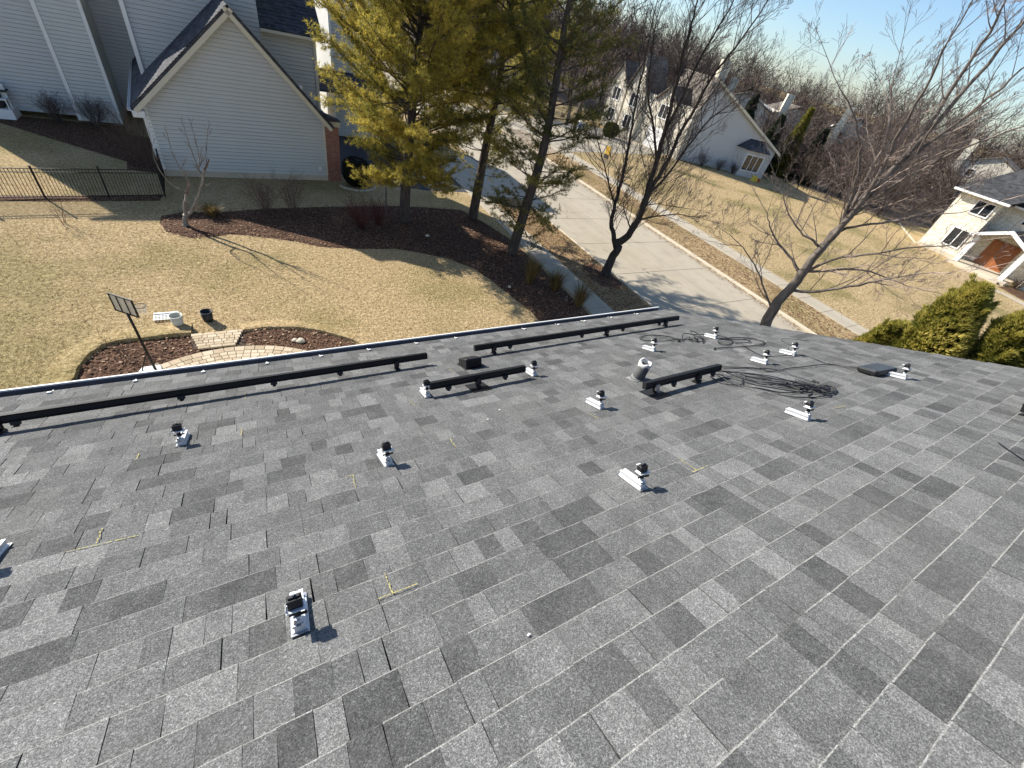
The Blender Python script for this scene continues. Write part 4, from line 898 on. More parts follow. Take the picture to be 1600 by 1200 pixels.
# --- stone fronted house at the right
rh = tag(empty('stone_house', (59.3, 13, 0)), 'cream stone fronted house with gabled porch and orange wood door', 'house')
I3 = Matrix.Translation((-59.3, -13, 0))
def sbox(name, x0, x1, y0, y1, z0, z1, mat, par=rh): return MB().box(x0, x1, y0, y1, z0, z1, I3).build(name, MT[mat], par)
sbox('wall', 59.3, 69, 13.06, 16.42, 0, 5.4, 'stone'); sbox('wall', 60.7, 69, 2.0, 13.05, 0, 5.4, 'stone'); sbox('wall', 58.9, 66, 2.0, 7.6, 0, 5.39, 'stone')
sbox('plinth', 59.2, 59.9, 13.0, 16.5, 0, .35, 'kerb')
WM3 = I3 @ Matrix.Translation((59.3, 14.1, 0)) @ Matrix.Rotation(R(-90), 4, 'Z')
window(rh, WM3, -.68, .68, 4.0, 5.05, 1, -.08, .09); window(rh, WM3, -.68, .68, 1.0, 2.5, 1, -.08, .09)
WM4 = I3 @ Matrix.Translation((58.9, 4.8, 0)) @ Matrix.Rotation(R(-90), 4, 'Z'); window(rh, WM4, -.9, .9, .9, 2.4, 1, -.08, .09); window(rh, WM4, -.9, .9, 3.7, 5.0, 1, -.08, .09)
# arched window over the porch
b = MB(); yc, zc, rr = 10.4, 4.35, .85; P = [(yc+math.cos(a)*rr, zc+math.sin(a)*rr) for a in np.linspace(0, math.pi, 13)]
b.prism([(yc+(y-yc)*1.16, zc+(z-zc)*1.16) for y, z in P], 60.58, 60.7, 'x', I3); aw = b.build('window', MT['white'], rh)
b = MB(); b.prism(P, 60.55, 60.57, 'x', I3); b.build('pane', MT['glass'], aw)
b = MB()
for a in (.5, 1.05, 1.57, 2.1, 2.64): b.tube([I3 @ Vector((60.54, yc, zc)), I3 @ Vector((60.54, yc+math.cos(a)*rr, zc+math.sin(a)*rr))], .025, 4)
b.build('glazing_bar', MT['white'], aw)
# roof and eaves
b = MB(); roof_slab(b, [I3 @ Vector(p) for p in ((58.8, 12.6, 5.5), (58.8, 16.95, 5.5), (64.2, 14.8, 8.2), (64.2, 9.5, 8.2))], .15); roof_slab(b, [I3 @ Vector(p) for p in ((60.2, 1.6, 5.5), (60.2, 12.8, 5.5), (65, 12.4, 8.6), (65, 3, 8.6))], .15); roof_slab(b, [I3 @ Vector(p) for p in ((58.8, 16.95, 5.5), (69.5, 16.95, 5.5), (66, 14.8, 8.2), (64.2, 14.8, 8.2))], .15)
roof_slab(b, [I3 @ Vector(p) for p in ((65, 3, 8.6), (65, 12.4, 8.6), (70, 12.4, 5.5), (70, 3, 5.5))], .15); b.build('roof', MT['roofg'], rh)
b = MB(); b.box(58.62, 58.82, 12.5, 17.0, 5.32, 5.5, I3); b.build('gutter', MT['white'], rh)
b = MB(); b.box(58.8, 59.3, 12.6, 16.9, 5.40, 5.46, I3); b.build('soffit', MT['white'], rh)
b = MB(); b.box(60.1, 60.3, 1.6, 12.5, 5.32, 5.5, I3); b.build('gutter', MT['white'], rh)
# porch
p_ = sbox('porch_floor', 57.2, 60.7, 8.2, 13.0, 0, .28, 'kerb'); sbox('porch_step', 56.7, 57.2, 8.6, 12.0, 0, .14, 'kerb')
for y in (8.75, 12.45): sbox('porch_column', 57.6, 58.0, y-.2, y+.2, .28, 2.7, 'white')
PA = 3.95; yl, yh, ym = 8.2, 13.0, 10.6
b = MB(); roof_slab(b, [I3 @ Vector(p) for p in ((57.3, yl, 2.75), (57.3, ym, PA), (60.7, ym, PA), (60.7, yl, 2.75))], .14); roof_slab(b, [I3 @ Vector(p) for p in ((57.3, ym, PA), (57.3, yh, 2.75), (60.7, yh, 2.75), (60.7, ym, PA))], .14); b.build('porch_roof', MT['roofg'], rh)
b = MB(); b.prism([(yl-.05, 2.5), (yl-.05, 2.78), (ym, PA+.03), (yh+.05, 2.78), (yh+.05, 2.5), (ym, PA-.28)], 57.2, 57.32, 'x', I3); b.build('porch_gable', MT['white'], rh)
b = MB(); b.box(60.62, 60.72, 9.7, 11.9, .28, 2.65, I3); dr = b.build('door', MT['door'], rh)
b = MB()
for y0 in (9.8, 10.9): b.box(60.58, 60.62, y0+.1, y0+.8, .5, 1.3, I3); b.box(60.58, 60.62, y0+.1, y0+.8, 1.45, 2.5, I3)
b.build('door_panel', MT['door'], dr)
b = MB(); b.cyl(I3 @ Vector((60.55, 10.75, 1.25)), I3 @ Vector((60.6, 10.75, 1.25)), .05, n=8); b.build('handle', MT['bolt'], dr)

# --- far houses with chimneys among the trees
def far_house(x, y, rz, wd, dp, ev, rd, wm, rm, lab, chim=True):
    t = tag(empty('far_house', (x, y, 0), rz), lab, 'house', 'houses beyond the trees')
    b = MB(); b.prism([(-wd/2, 0), (wd/2, 0), (wd/2, ev), (0, rd), (-wd/2, ev)], 0, dp, 'y'); b.build('wall', MT[wm], t)
    b = MB(); roof_slab(b, [(-wd/2-.4, -.4, ev-.25), (-wd/2-.4, dp+.4, ev-.25), (0, dp+.4, rd+.2), (0, -.4, rd+.2)], .2); roof_slab(b, [(wd/2+.4, -.4, ev-.25), (0, -.4, rd+.2), (0, dp+.4, rd+.2), (wd/2+.4, dp+.4, ev-.25)], .2); ro = b.build('roof', MT[rm], t)
    if chim: b = MB(); b.box(-wd/2+1, -wd/2+2.3, -.6, .3, 0, rd+1.6); b.build('chimney', MT['cream'], t)
    for i in (-1, 1): window(t, Matrix.Identity(4), i*wd*.22-.6, i*wd*.22+.6, 1, 2.4, 0, -.1, .12); window(t, Matrix.Identity(4), i*wd*.2-.5, i*wd*.2+.5, 3.6, 4.8, 0, -.1, .12)
    return t
far_house(84, 62, R(-55), 10, 12, 5.6, 7.2, 'siding3', 'roofb', 'cream house with tall pale chimney behind the white bay window house')
far_house(97, 59, R(-40), 9, 11, 5.2, 7.0, 'siding3', 'roofb', 'tan house with brown roof among the evergreens')
far_house(113, 55, R(-62), 9, 11, 5.2, 7.6, 'siding3', 'roofg', 'cream gabled house showing through the brush, centre of the far wood')
far_house(128, 34, R(-80), 14, 11, 5.2, 7.8, 'siding3', 'roofb', 'pale house with brick below, half hidden over the stone house roof')
t = tag(empty('radio_mast', (420, 250, 0)), 'thin lattice mast standing far off against the sky', 'mast')
b = MB()
for k in range(3): b.tube([(math.cos(k*2.1)*1.2, math.sin(k*2.1)*1.2, 0), (0, 0, 58)], .22, 4)
b.build('mast', MT['bolt'], t); b = MB(); [b.box(-1+.02*i, 1-.02*i, -.1, .1, i*4, i*4+.3) for i in range(12)]; b.build('braces', MT['bolt'], t, kind='stuff')
# street signs by the far corner
t = tag(empty('sign_post', (26.3, 34.0, 0)), 'leaning pole with white and blue sign plate at the far corner', 'sign')
MB().tube([(0, 0, 0), (.1, 0, 3.1)], .045, 6).build('post', MT['bolt'], t)
b = MB(); b.box(-.02, .02, -.55, .55, 2.75, 3.45); pl = b.build('plate', MT['whitep'], t); b = MB(); b.box(-.03, -.021, -.45, .45, 2.85, 3.3); b.build('blue_field', plain('sign_blue', (.10, .16, .32), .5), pl)
t = tag(empty('warning_sign', (29.6, 33.4, 0)), 'yellow and black board on a thin post beside the far walk', 'sign')
MB().tube([(0, 0, 0), (0, 0, 1.9)], .03, 6).build('post', MT['bolt'], t)
b = MB(); b.box(-.02, .02, -.32, .32, .9, 1.9); pl = b.build('plate', plain('sign_yellow', (.45, .27, .02), .5), t); b = MB(); b.box(-.03, -.021, -.31, .31, .9, 1.25); b.build('dark_band', MT['blackp'], pl)

# ------------------------------------------------------------------ trees and plants
def rvec(r_): 
    while True:
        v = Vector((r_.uniform(-1, 1), r_.uniform(-1, 1), r_.uniform(-1, 1)))
        if .05 < v.length < 1: return v.normalized()
def twig(mb, p, d, L, r, depth, r_, up=.25, n=3, kids=(4, 6), spread=.62, jit=.11, taper=.35, crook=0):
    """a branch that wanders, tapers and bears smaller ones"""
    seg = (2, 3, 4, 5)[min(depth, 3)]; pts = [p.copy()]; rad = [r]; dirs = [d.copy()]
    for i in range(seg):
        d = (d+rvec(r_)*jit+Vector((0, 0, up*.16))).normalized(); p = p+d*(L/seg); pts.append(p.copy()); rad.append(max(.0034, r*(1-(1-taper)*(i+1)/seg))); dirs.append(d.copy())
    mb.tube(pts, rad, n if r < .03 else 5, False, r_.random())
    if depth <= 0: return
    k = r_.randint(*kids)
    for j in range(k):
        t = .22+.78*(j+r_.random())/k; x = t*seg; i = min(int(x), seg-1); q_ = pts[i].lerp(pts[i+1], x-i); a = rvec(r_); dd = dirs[i]
        side = (a-dd*a.dot(dd)).normalized(); nd = (dd*(1-spread*.45)+side*spread+Vector((0, 0, up*.6))).normalized()
        twig(mb, q_, nd, L*r_.uniform(.38, .62)*(1.15-.55*t), rad[i]*.55, depth-1, r_, up, n, kids, spread, jit*1.1, taper)
def limb_tree(name, label, base, limbs, seed, mats, depth=2, kid_d=.42, L0=1.5, offs=1.0, up=.3, cat='tree', nest=None, group=None, twr=.028, n0=10, kids=(5, 7)):
    """bare tree: limbs laid out one by one in space, then branchlets grown on them"""
    r_ = random.Random(seed); t = tag(empty(name, base), label, cat, group); B = Vector(base); tr = MB(); cr = MB(); done = []
    vd = Vector((base[0], base[1], 0)).normalized()
    for idx, (pts, ra, rb) in enumerate(limbs):
        k = 0 if idx == 0 else r_.uniform(-offs, offs); m = len(pts); P = [Vector(p)-B for p in pts]
        L = [0]
        for i in range(1, m): L.append(L[-1]+(P[i]-P[i-1]).length)
        P = [p+vd*(k*(L[i]/max(L[-1], .1))**1.3*(L[-1]*.28)) for i, p in enumerate(P)]
        if idx:   # root every limb on the wood it grows from
            q0, rr0 = min(done, key=lambda e: (e[0]-P[0]).length); P[0] = q0.copy()
            if m > 2: P[1] = P[1].lerp(q0, .15)
        sp = smooth_path(P, 4); sp = [q_+rvec(r_)*min(.03, .3*ra)*(0 if i == 0 else 1) for i, q_ in enumerate(sp)]; c = len(sp)
        rad = [lerp(ra*(1 if idx == 0 else .88), rb*.8, (i/(c-1))**.7) for i in range(c)]
        if idx == 0: rad[0] *= 1.25; rad[1] *= 1.1
        done += [(q_.copy(), rad[i]) for i, q_ in enumerate(sp[:-2])]
        tr.tube(sp, rad, n0 if ra > .08 else 6, True, r_.random())
        if idx == 0: continue
        nk = int(L[-1]/kid_d)
        for j in range(nk):
            x = (.12+.88*(j+r_.random())/nk)*(c-1); i = min(int(x), c-2); q_ = sp[i].lerp(sp[i+1], x-i); d = (sp[i+1]-sp[i]).normalized(); a = rvec(r_); side = (a-d*a.dot(d)).normalized()
            f = x/(c-1); nd = (d*.65+side*.9+Vector((0, 0, up*.8))).normalized()
            twig(cr, q_, nd, L0*r_.uniform(.5, 1.1)*(1.1-.5*f), min(rad[i]*.55, twr), depth, r_, up, 3, kids)
        twig(cr, sp[-1], (sp[-1]-sp[-2]).normalized(), L0*.9, rb*.9, depth, r_, up, 3, kids)
    tr.build('trunk', MT[mats[0]], t, True); cr.build('crown', MT[mats[1]], t)
    return t
# bare street tree on the near verge, two stems
limb_tree('bare_tree', 'leaning two-stemmed bare tree in a mulch ring by the street', (15.38, 14.6, 0), [
    ([(15.39, 14.59, -.05), (15.39, 14.59, .88), (15.48, 14.49, 1.68)], .27, .22),
    ([(15.47, 14.5, 1.54), (15.09, 14.9, 2.21), (14.93, 15.08, 2.68), (14.84, 15.17, 3.7), (14.73, 15.28, 5.05), (14.6, 15.42, 5.98), (14.44, 15.59, 6.93), (14.28, 15.76, 8.41), (14.11, 15.94, 9.73)], .16, .03),
    ([(15.48, 14.49, 1.68), (15.67, 14.29, 2.39), (15.73, 14.23, 3.35), (15.68, 14.29, 4.4), (15.59, 14.38, 5.65), (15.49, 14.48, 6.84), (15.36, 14.62, 8.13), (15.23, 14.76, 9.11), (15.16, 14.83, 10.04), (15.06, 14.94, 10.8)], .23, .03),
    ([(15.73, 14.23, 3.65), (15.76, 14.19, 4.66), (15.89, 14.06, 5.56), (15.93, 14.02, 6.65), (16.03, 13.91, 7.72), (16.19, 13.75, 9.02), (16.46, 13.46, 10.05), (16.64, 13.27, 10.98)], .15, .025),
    ([(15.75, 14.21, 4.15), (16.08, 13.86, 5.27), (16.3, 13.63, 6.38), (16.57, 13.34, 7.46), (16.98, 12.91, 8.26), (17.37, 12.51, 9.01)], .08, .015),
    ([(15.86, 14.09, 2.95), (16.31, 13.62, 3.55), (16.85, 13.05, 3.82), (17.47, 12.4, 3.93)], .06, .012),
    ([(15.77, 14.19, 3.06), (15.84, 14.11, 3.84), (16.19, 13.75, 3.94), (16.89, 13.01, 4.01)], .05, .012),
    ([(14.9, 15.1, 3.37), (14.55, 15.47, 3.98), (14.14, 15.91, 4.94), (13.72, 16.35, 5.82), (13.24, 16.85, 6.97)], .06, .014),
    ([(15.59, 14.38, 5.65), (15.18, 14.81, 6.73), (14.76, 15.26, 7.72), (14.5, 15.53, 8.89), (14.34, 15.69, 9.99)], .08, .02),
    ([(15.51, 14.47, 6.49), (15.6, 14.37, 7.78), (15.68, 14.28, 9.25), (15.84, 14.11, 10.41), (15.89, 14.06, 11.11)], .09, .02),
    ([(15.61, 14.36, 2.52), (15.38, 14.6, 3.04), (15.13, 14.87, 3.59), (15.12, 14.87, 4.39)], .05, .012)], 11, ('barkd', 'twigd'), 3, .22, 2.2, 1.2, .42, twr=.02, kids=(4, 5))
bm = MB(); rn = random.Random(3)
for i in range(160): d = rvec(rn); bm.tube([d*.1, d*.1+rvec(rn)*.2, d*rn.uniform(.15, .3)], .006, 3, False, rn.random())
o = bm.build('squirrel_nest', MT['twigd']); o.location = (15.30, 14.70, 8.75); tag(o, 'dark twig and leaf nest high in the bare tree', 'nest')
limb_tree('bare_tree', 'wide bare tree with pale upper limbs rising past the roof edge', (15.2, 6.2, 0), [
    ([(15.2, 6.15, -.05), (15.19, 6.2, 1.3), (15.19, 6.23, 2.67), (15.15, 6.3, 3.58), (15.2, 6.21, 4.26), (15.19, 6.23, 4.99), (15.2, 6.19, 5.77)], .235, .14),
    ([(15.2, 6.19, 5.77), (15.23, 6.13, 6.5), (15.27, 6.04, 7.36), (15.34, 5.85, 8.42), (15.39, 5.74, 9.6), (15.43, 5.65, 10.63), (15.44, 5.61, 11.3)], .14, .025),
    ([(15.2, 6.19, 5.77), (15.25, 6.07, 6.8), (15.24, 6.11, 7.76), (15.18, 6.25, 8.6), (15.13, 6.37, 9.58), (15.07, 6.53, 10.45)], .11, .02),
    ([(15.18, 6.24, 4.64), (14.98, 6.73, 5.01), (14.77, 7.26, 5.22), (14.56, 7.76, 5.58), (14.45, 8.05, 5.88)], .07, .014),
    ([(15.3, 5.96, 3.94), (15.51, 5.45, 4.56), (15.74, 4.88, 5.21), (15.93, 4.4, 5.84), (16.15, 3.86, 6.37)], .075, .014),
    ([(15.23, 6.12, 4.82), (15.44, 5.61, 5.11), (15.69, 5.01, 5.4), (15.99, 4.25, 5.38), (16.2, 3.75, 5.34)], .06, .012),
    ([(15.23, 6.14, 5.54), (15.07, 6.52, 5.72), (14.9, 6.94, 5.82), (14.64, 7.59, 6.28), (14.51, 7.89, 6.65)], .06, .012),
    ([(15.21, 6.17, 6.02), (15.36, 5.8, 6.5), (15.61, 5.19, 6.9), (15.83, 4.66, 7.3), (16.04, 4.14, 7.64)], .06, .012),
    ([(15.1, 6.43, 3.12), (14.9, 6.94, 3.91), (14.68, 7.49, 4.47), (14.39, 8.19, 4.95), (14.16, 8.75, 5.17)], .05, .010),
    ([(15.26, 6.04, 6.63), (15.37, 5.79, 7.46), (15.51, 5.43, 8.22), (15.72, 4.92, 8.98), (15.93, 4.4, 9.57)], .08, .015),
    ([(15.27, 6.02, 6.97), (15.33, 5.89, 8.06), (15.47, 5.54, 8.96), (15.61, 5.19, 10.01), (15.67, 5.06, 10.58)], .09, .015),
    ([(15.22, 6.16, 6.29), (15.15, 6.32, 7.07), (15.01, 6.67, 7.99), (14.77, 7.25, 8.76), (14.5, 7.92, 9.33)], .08, .014),
    ([(15.23, 6.13, 6.5), (15.16, 6.3, 7.53), (15.09, 6.48, 8.61), (14.89, 6.95, 9.43), (14.79, 7.21, 9.92)], .08, .014),
    ([(15.27, 6.04, 7.36), (15.34, 5.86, 8.64), (15.3, 5.95, 10.07), (15.26, 6.04, 11.01), (15.23, 6.14, 11.43)], .09, .015),
    ([(15.21, 6.18, 4.91), (15.4, 5.72, 5.58), (15.68, 5.03, 6.07), (15.91, 4.45, 6.58), (16.19, 3.78, 7.04)], .06, .012)], 23, ('bark', 'twig'), 3, .36, 1.9, 1.6, .36, twr=.018, kids=(3, 5))
limb_tree('bare_tree', 'small crooked bare tree in front of the grey garage', (-2.48, 20.5, 0), [
    ([(-2.48, 20.5, -.02), (-2.4, 20.5, .25), (-2.36, 20.51, .49)], .10, .085),
    ([(-2.36, 20.51, .45), (-2.28, 20.53, .9), (-2.13, 20.54, 1.30)], .08, .06),
    ([(-2.36, 20.52, .49), (-2.01, 20.56, .74), (-1.64, 20.6, 1.48), (-1.36, 20.64, 2.27)], .075, .05),
    ([(-2.14, 20.54, 1.29), (-1.88, 20.57, 1.77), (-2.04, 20.55, 2.12), (-2.17, 20.54, 2.74), (-2.18, 20.54, 3.26)], .045, .012),
    ([(-1.36, 20.64, 2.27), (-1.54, 20.61, 2.54), (-1.6, 20.61, 3.08), (-1.63, 20.6, 3.5)], .04, .010),
    ([(-1.36, 20.64, 2.27), (-1.14, 20.66, 2.78), (-.97, 20.68, 3.44)], .035, .010),
    ([(-1.36, 20.64, 2.3), (-1.36, 20.64, 2.88), (-1.35, 20.64, 3.31)], .03, .010),
    ([(-2.14, 20.54, 1.29), (-2.6, 20.5, 1.7), (-2.75, 20.5, 2.3), (-2.7, 20.5, 2.9)], .035, .009)], 5, ('barkl', 'twigb'), 1, .35, .55, .8, .5, twr=.012)

def needles(C, D, n_each, L, wd, tone, seed, cone=.9):
    """tufts of flat needles at points C along directions D -> vertices, triangles, tones"""
    r_ = np.random.RandomState(seed); m = len(C); C = np.repeat(C, n_each, 0); D = np.repeat(D, n_each, 0); T = np.repeat(tone, n_each); k = m*n_each
    v = r_.normal(size=(k, 3)); v /= np.linalg.norm(v, axis=1)[:, None]; d = D+v*cone; d /= np.linalg.norm(d, axis=1)[:, None]
    s_ = np.cross(d, r_.normal(size=(k, 3))); s_ /= np.linalg.norm(s_, axis=1)[:, None]+1e-9
    ln = L*r_.uniform(.6, 1.15, k)[:, None]; W_ = wd*r_.uniform(.7, 1.2, k)[:, None]
    V = np.stack([C+s_*W_*.5, C-s_*W_*.5, C+d*ln], 1).reshape(-1, 3)
    return V, np.arange(3*k).reshape(-1, 3), np.clip(T+r_.normal(0, .12, k), 0, 1)
def pine(label, base, path, height, z0, Lf, seed, mats, dens=1., per=5, tone0=.55, gap=.42, name='pine_tree', bias=None):
    r_ = random.Random(seed); t = tag(empty(name, base), label, 'tree', 'pines in the mulch bed'); B = Vector(base); tr = MB(); br = MB()
    P = [Vector(p)-B for p in path]; dtop = (P[-1]-P[0]); P.append(Vector((P[-1].x+.1, P[-1].y, height))); sp = smooth_path(P, 6); c = len(sp)
    r0 = .27
    tr.tube(sp, [max(.015, r0*(1-.93*q_.z/height)) for q_ in sp], 10, True)
    def on(z):
        for i in range(c-1):
            if sp[i+1].z >= z: return sp[i].lerp(sp[i+1], (z-sp[i].z)/max(1e-6, sp[i+1].z-sp[i].z))
        return sp[-1]
    C, D, T = [], [], []; z = z0; ang = r_.random()*6.28
    while z < height-.15:
        k = per+r_.choice((-1, 0, 1))
        for j in range(k):
            a = ang+j*6.283/k+r_.uniform(-.35, .35); f = (z-z0)/(height-z0); L = Lf(z)*r_.uniform(.65, 1.12)
            if bias: L *= bias(a, z)
            if L < .15: continue
            pts = [on(min(height-.1, z+r_.uniform(-.2, .2)))]; d = Vector((math.cos(a), math.sin(a), -.02+.6*f+r_.uniform(-.28, .38))).normalized(); seg = 7; sub = []
            for i in range(seg):
                d = (d+rvec(r_)*.15+Vector((0, 0, .06))).normalized(); pts.append(pts[-1]+d*(L/seg)); sub.append(d.copy())
            br.tube(pts, [max(.006, .016*L**.8*(1-.85*i/seg)) for i in range(seg+1)], 4, False)
            tn = tone0+r_.gauss(0, .12); nb = max(4, int(L*8.5*dens))
            for q_ in range(nb):
                x = (.3+.7*(q_+r_.random())/nb)*seg; i = min(int(x), seg-1); p = pts[i].lerp(pts[i+1], x-i); dd = sub[i]; side = Vector((-dd.y, dd.x, 0)).normalized()*(1 if q_ % 2 else -1)
                bd = (dd*.75+side*r_.uniform(.2, .95)+Vector((0, 0, r_.uniform(-.45, .9)))).normalized(); bl = r_.uniform(.35, .8)*min(1, L*.4)*(1.2-.5*x/seg)
                e = p+bd*bl; br.tube([p, p.lerp(e, .55)+Vector((0, 0, -.02)), e], [.006, .005, .003], 3, False); m = max(3, int(bl/.085))
                for h in range(m):
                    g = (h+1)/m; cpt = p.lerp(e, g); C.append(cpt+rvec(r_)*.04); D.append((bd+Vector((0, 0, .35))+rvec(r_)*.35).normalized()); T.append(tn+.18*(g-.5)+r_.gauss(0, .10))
                    if r_.random() < .55: s2 = (bd.cross(Vector((0, 0, 1))).normalized()*r_.choice((-1, 1))+bd*.6+Vector((0, 0, .3))).normalized(); C.append(cpt+s2*r_.uniform(.08, .22)); D.append(s2); T.append(tn+r_.gauss(0, .14))
            C.append(pts[-1]); D.append(sub[-1]); T.append(tn+.15)
        z += gap*r_.uniform(.75, 1.25); ang += 2.4
    tr.build('trunk', MT[mats[0]], t, True); br.build('branches', MT['barkp'], t)
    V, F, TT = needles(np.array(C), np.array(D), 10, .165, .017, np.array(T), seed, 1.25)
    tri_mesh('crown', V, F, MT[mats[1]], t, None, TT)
    return t
def prof(z, pts):
    for (a, b_), (c, d) in zip(pts, pts[1:]):
        if z <= c: return lerp(b_, d, max(0, (z-a)/(c-a)))
    return pts[-1][1]
pine('dense yellow-green pine beside the grey garage', (6.77, 21.1, 0), [(6.77, 21.1, -.02), (6.76, 21.1, 1.8), (6.97, 21.03, 6.03), (7.07, 21.0, 7.55), (7.12, 20.99, 8.73)], 14.0, 1.9,
     lambda z: prof(z, [(1.8, 2.0), (3, 3.1), (5, 4.3), (7, 4.9), (10, 4.6), (14, .8)]), 31, ('barkp', 'pine'), 1.05, 7, .76, .32)
pine('thin pine with bare lower trunk, middle of the three pines', (10.8, 21.5, 0), [(10.8, 21.5, -.02), (10.92, 21.44, 3.15), (11.07, 21.37, 6.01), (11.13, 21.34, 9.47)], 14.5, 2.6,
     lambda z: prof(z, [(2.6, 1.6), (4, 2.9), (7, 3.6), (11, 3.0), (14.5, .6)]), 47, ('barkp', 'pine'), .70, 4, .58, .42)
pine('dark leaning pine nearest the sidewalk, its low boughs over the walk', (11.06, 17.18, 0), [(11.06, 17.18, -.02), (11.25, 17.06, 2.27), (11.43, 16.94, 5.08), (11.33, 17.01, 7.57), (11.2, 17.09, 9.81)], 14.0, 1.2,
     lambda z: prof(z, [(1.1, 1.9), (3, 2.7), (5, 3.0), (8, 2.8), (11, 2.3), (14, .5)]), 53, ('barkp', 'pined'), .70, 4, .76, .46)
# thin second stem beside the dense pine
limb_tree('bare_sapling', 'thin bare stem standing close beside the dense pine', (5.95, 21.6, 0), [([(5.95, 21.6, -.02), (5.93, 21.6, 1.4), (5.9, 21.62, 2.8)], .05, .03), ([(5.9, 21.62, 2.6), (5.8, 21.6, 3.4), (5.9, 21.6, 4.2)], .025, .01)], 9, ('bark', 'twigd'), 1, .5, .5, .4)

def arbor(label, base, H, r, seed):
    r_ = random.Random(seed); t = tag(empty('arborvitae', base), label, 'shrub', 'arborvitae beside the house'); rs = np.random.RandomState(seed)
    MB().tube([(0, 0, 0), (.02, 0, H*.6), (0, .03, H*.92)], [.09, .05, .015], 7).build('trunk', MT['barkp'], t, True)
    lumps = [(r_.uniform(.1, .97), r_.uniform(0, 6.28), r_.uniform(.75, 1.15)) for _ in range(60)]; C, D, T = [], [], []
    n = 26000; f = rs.rand(n)**.85; a = rs.uniform(0, 6.283, n)
    for i in range(n):
        h = f[i]; R_ = r*(min(1, (h+.04)/.16))**.6*(1-h**3.6)**.8+.03; k = 0
        for lf, la, ls in lumps:
            da = (a[i]-la+3.1416) % 6.2832-3.1416; q_ = (da*R_/.26)**2+((h-lf)*H/.42)**2
            if q_ < 4: k += math.exp(-q_)*.36*ls
        rr = R_*(.60+k)*(1-.30*rs.rand()**2); p = (math.cos(a[i])*rr, math.sin(a[i])*rr, h*H+k*.1)
        C.append(p); D.append((math.cos(a[i])*.75, math.sin(a[i])*.75, .75)); T.append(.44+1.0*k*rs.rand()+rs.normal(0, .12))  # lit tips and shaded hollows put into the tone, lighter on bulges
    for _ in range(150):
        h = r_.uniform(.12, .98); al = r_.uniform(0, 6.283); R_ = r*(min(1, (h+.04)/.16))**.6*(1-h**3.6)**.8+.03; o_ = R_*r_.uniform(.7, .95); pl = r_.uniform(.12, .32)
        dx = Vector((math.cos(al)*.55, math.sin(al)*.55, 1)).normalized(); tn = r_.uniform(.45, .85)
        for q_ in range(44):
            f_ = r_.random(); p = Vector((math.cos(al)*o_, math.sin(al)*o_, h*H))+dx*pl*f_+rvec(r_)*.09*(1-f_*.7); C.append(tuple(p)); D.append(tuple(dx)); T.append(tn+.25*f_-.12)
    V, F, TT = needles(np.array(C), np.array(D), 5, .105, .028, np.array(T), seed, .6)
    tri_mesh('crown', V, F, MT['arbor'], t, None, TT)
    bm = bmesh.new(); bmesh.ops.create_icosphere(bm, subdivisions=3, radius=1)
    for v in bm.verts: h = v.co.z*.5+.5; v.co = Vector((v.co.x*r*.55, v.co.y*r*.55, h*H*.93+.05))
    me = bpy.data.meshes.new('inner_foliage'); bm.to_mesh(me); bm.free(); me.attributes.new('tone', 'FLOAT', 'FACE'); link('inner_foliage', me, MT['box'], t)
arbor('tall arborvitae column behind the roof edge, its whole tip in view', (11.69, 1.85, 0), 7.0, .86, 61)
arbor('tall arborvitae column cut off by the right picture edge', (11.85, .90, 0), 7.0, .90, 67)
arbor('lower arborvitae tucked against the foot of the first column', (11.58, 2.42, 0), 5.75, .66, 71)

def shrub(name, label, base, h, sp, stems, mat, seed, depth=1, r=.010, grp=None, kids=(3, 5)):
    r_ = random.Random(seed); t = tag(empty(name, base), label, 'shrub', grp); b = MB()
    for i in range(stems):
        a = r_.uniform(0, 6.28); ro = r_.uniform(0, .12); d = Vector((math.cos(a)*sp*r_.random(), math.sin(a)*sp*r_.random(), 1)).normalized()
        twig(b, Vector((math.cos(a)*ro, math.sin(a)*ro, 0)), d, h*r_.uniform(.7, 1.1), r, depth, r_, .2, 3, kids, .6, .12)
    b.build('twigs', MT[mat], t); return t
shrub('bare_shrub', 'rounded bare brown shrub against the garage wall', (.55, 22.0, 0), 1.3, .8, 34, 'twigb', 81, 2, grp='bare shrubs in the big bed')
shrub('bare_shrub', 'taller bare shrub with upright twigs before the garage wall', (1.7, 22.0, 0), 1.6, .55, 26, 'twigb', 82, 2, grp='bare shrubs in the big bed')
shrub('red_twig_shrub', 'large dark red twigged shrub in the shaded bed', (4.4, 20.2, 0), 1.5, .8, 60, 'twigr', 83, 1, grp='bare shrubs in the big bed')
shrub('red_twig_shrub', 'smaller red twigged shrub nearer the dense pine', (5.3, 20.6, 0), 1.2, .6, 40, 'twigr', 84, 1, grp='bare shrubs in the big bed')
shrub('bare_shrub', 'small pale leafless shrub in front of the red twigs', (3.35, 20.1, 0), .9, .7, 12, 'twigb', 85, 1, grp='bare shrubs in the big bed')
shrub('bare_shrub', 'broad leafless shrub at the inner corner of grey house and garage', (-4.3, 28.2, 0), 2.2, .9, 26, 'twigb', 86, 2, .016)
shrub('bare_shrub', 'second leafless shrub by the garage downspout', (-3.9, 27.2, 0), 1.5, .9, 18, 'twigb', 90, 2, .012)
shrub('bare_shrub', 'dark shrub at the foot of the projecting grey wall', (-6.5, 33.1, 0), 1.3, .8, 40, 'twigd', 87, 2)
shrub('bare_shrub', 'darker shrub beside the white corner board', (-8.0, 33.2, 0), 1.2, .8, 40, 'twigd', 88, 2)
shrub('young_plant', 'lone leafless whip standing on the lawn before the fence', (-6.12, 20.72, 0), .9, .35, 5, 'twigb', 89, 1)
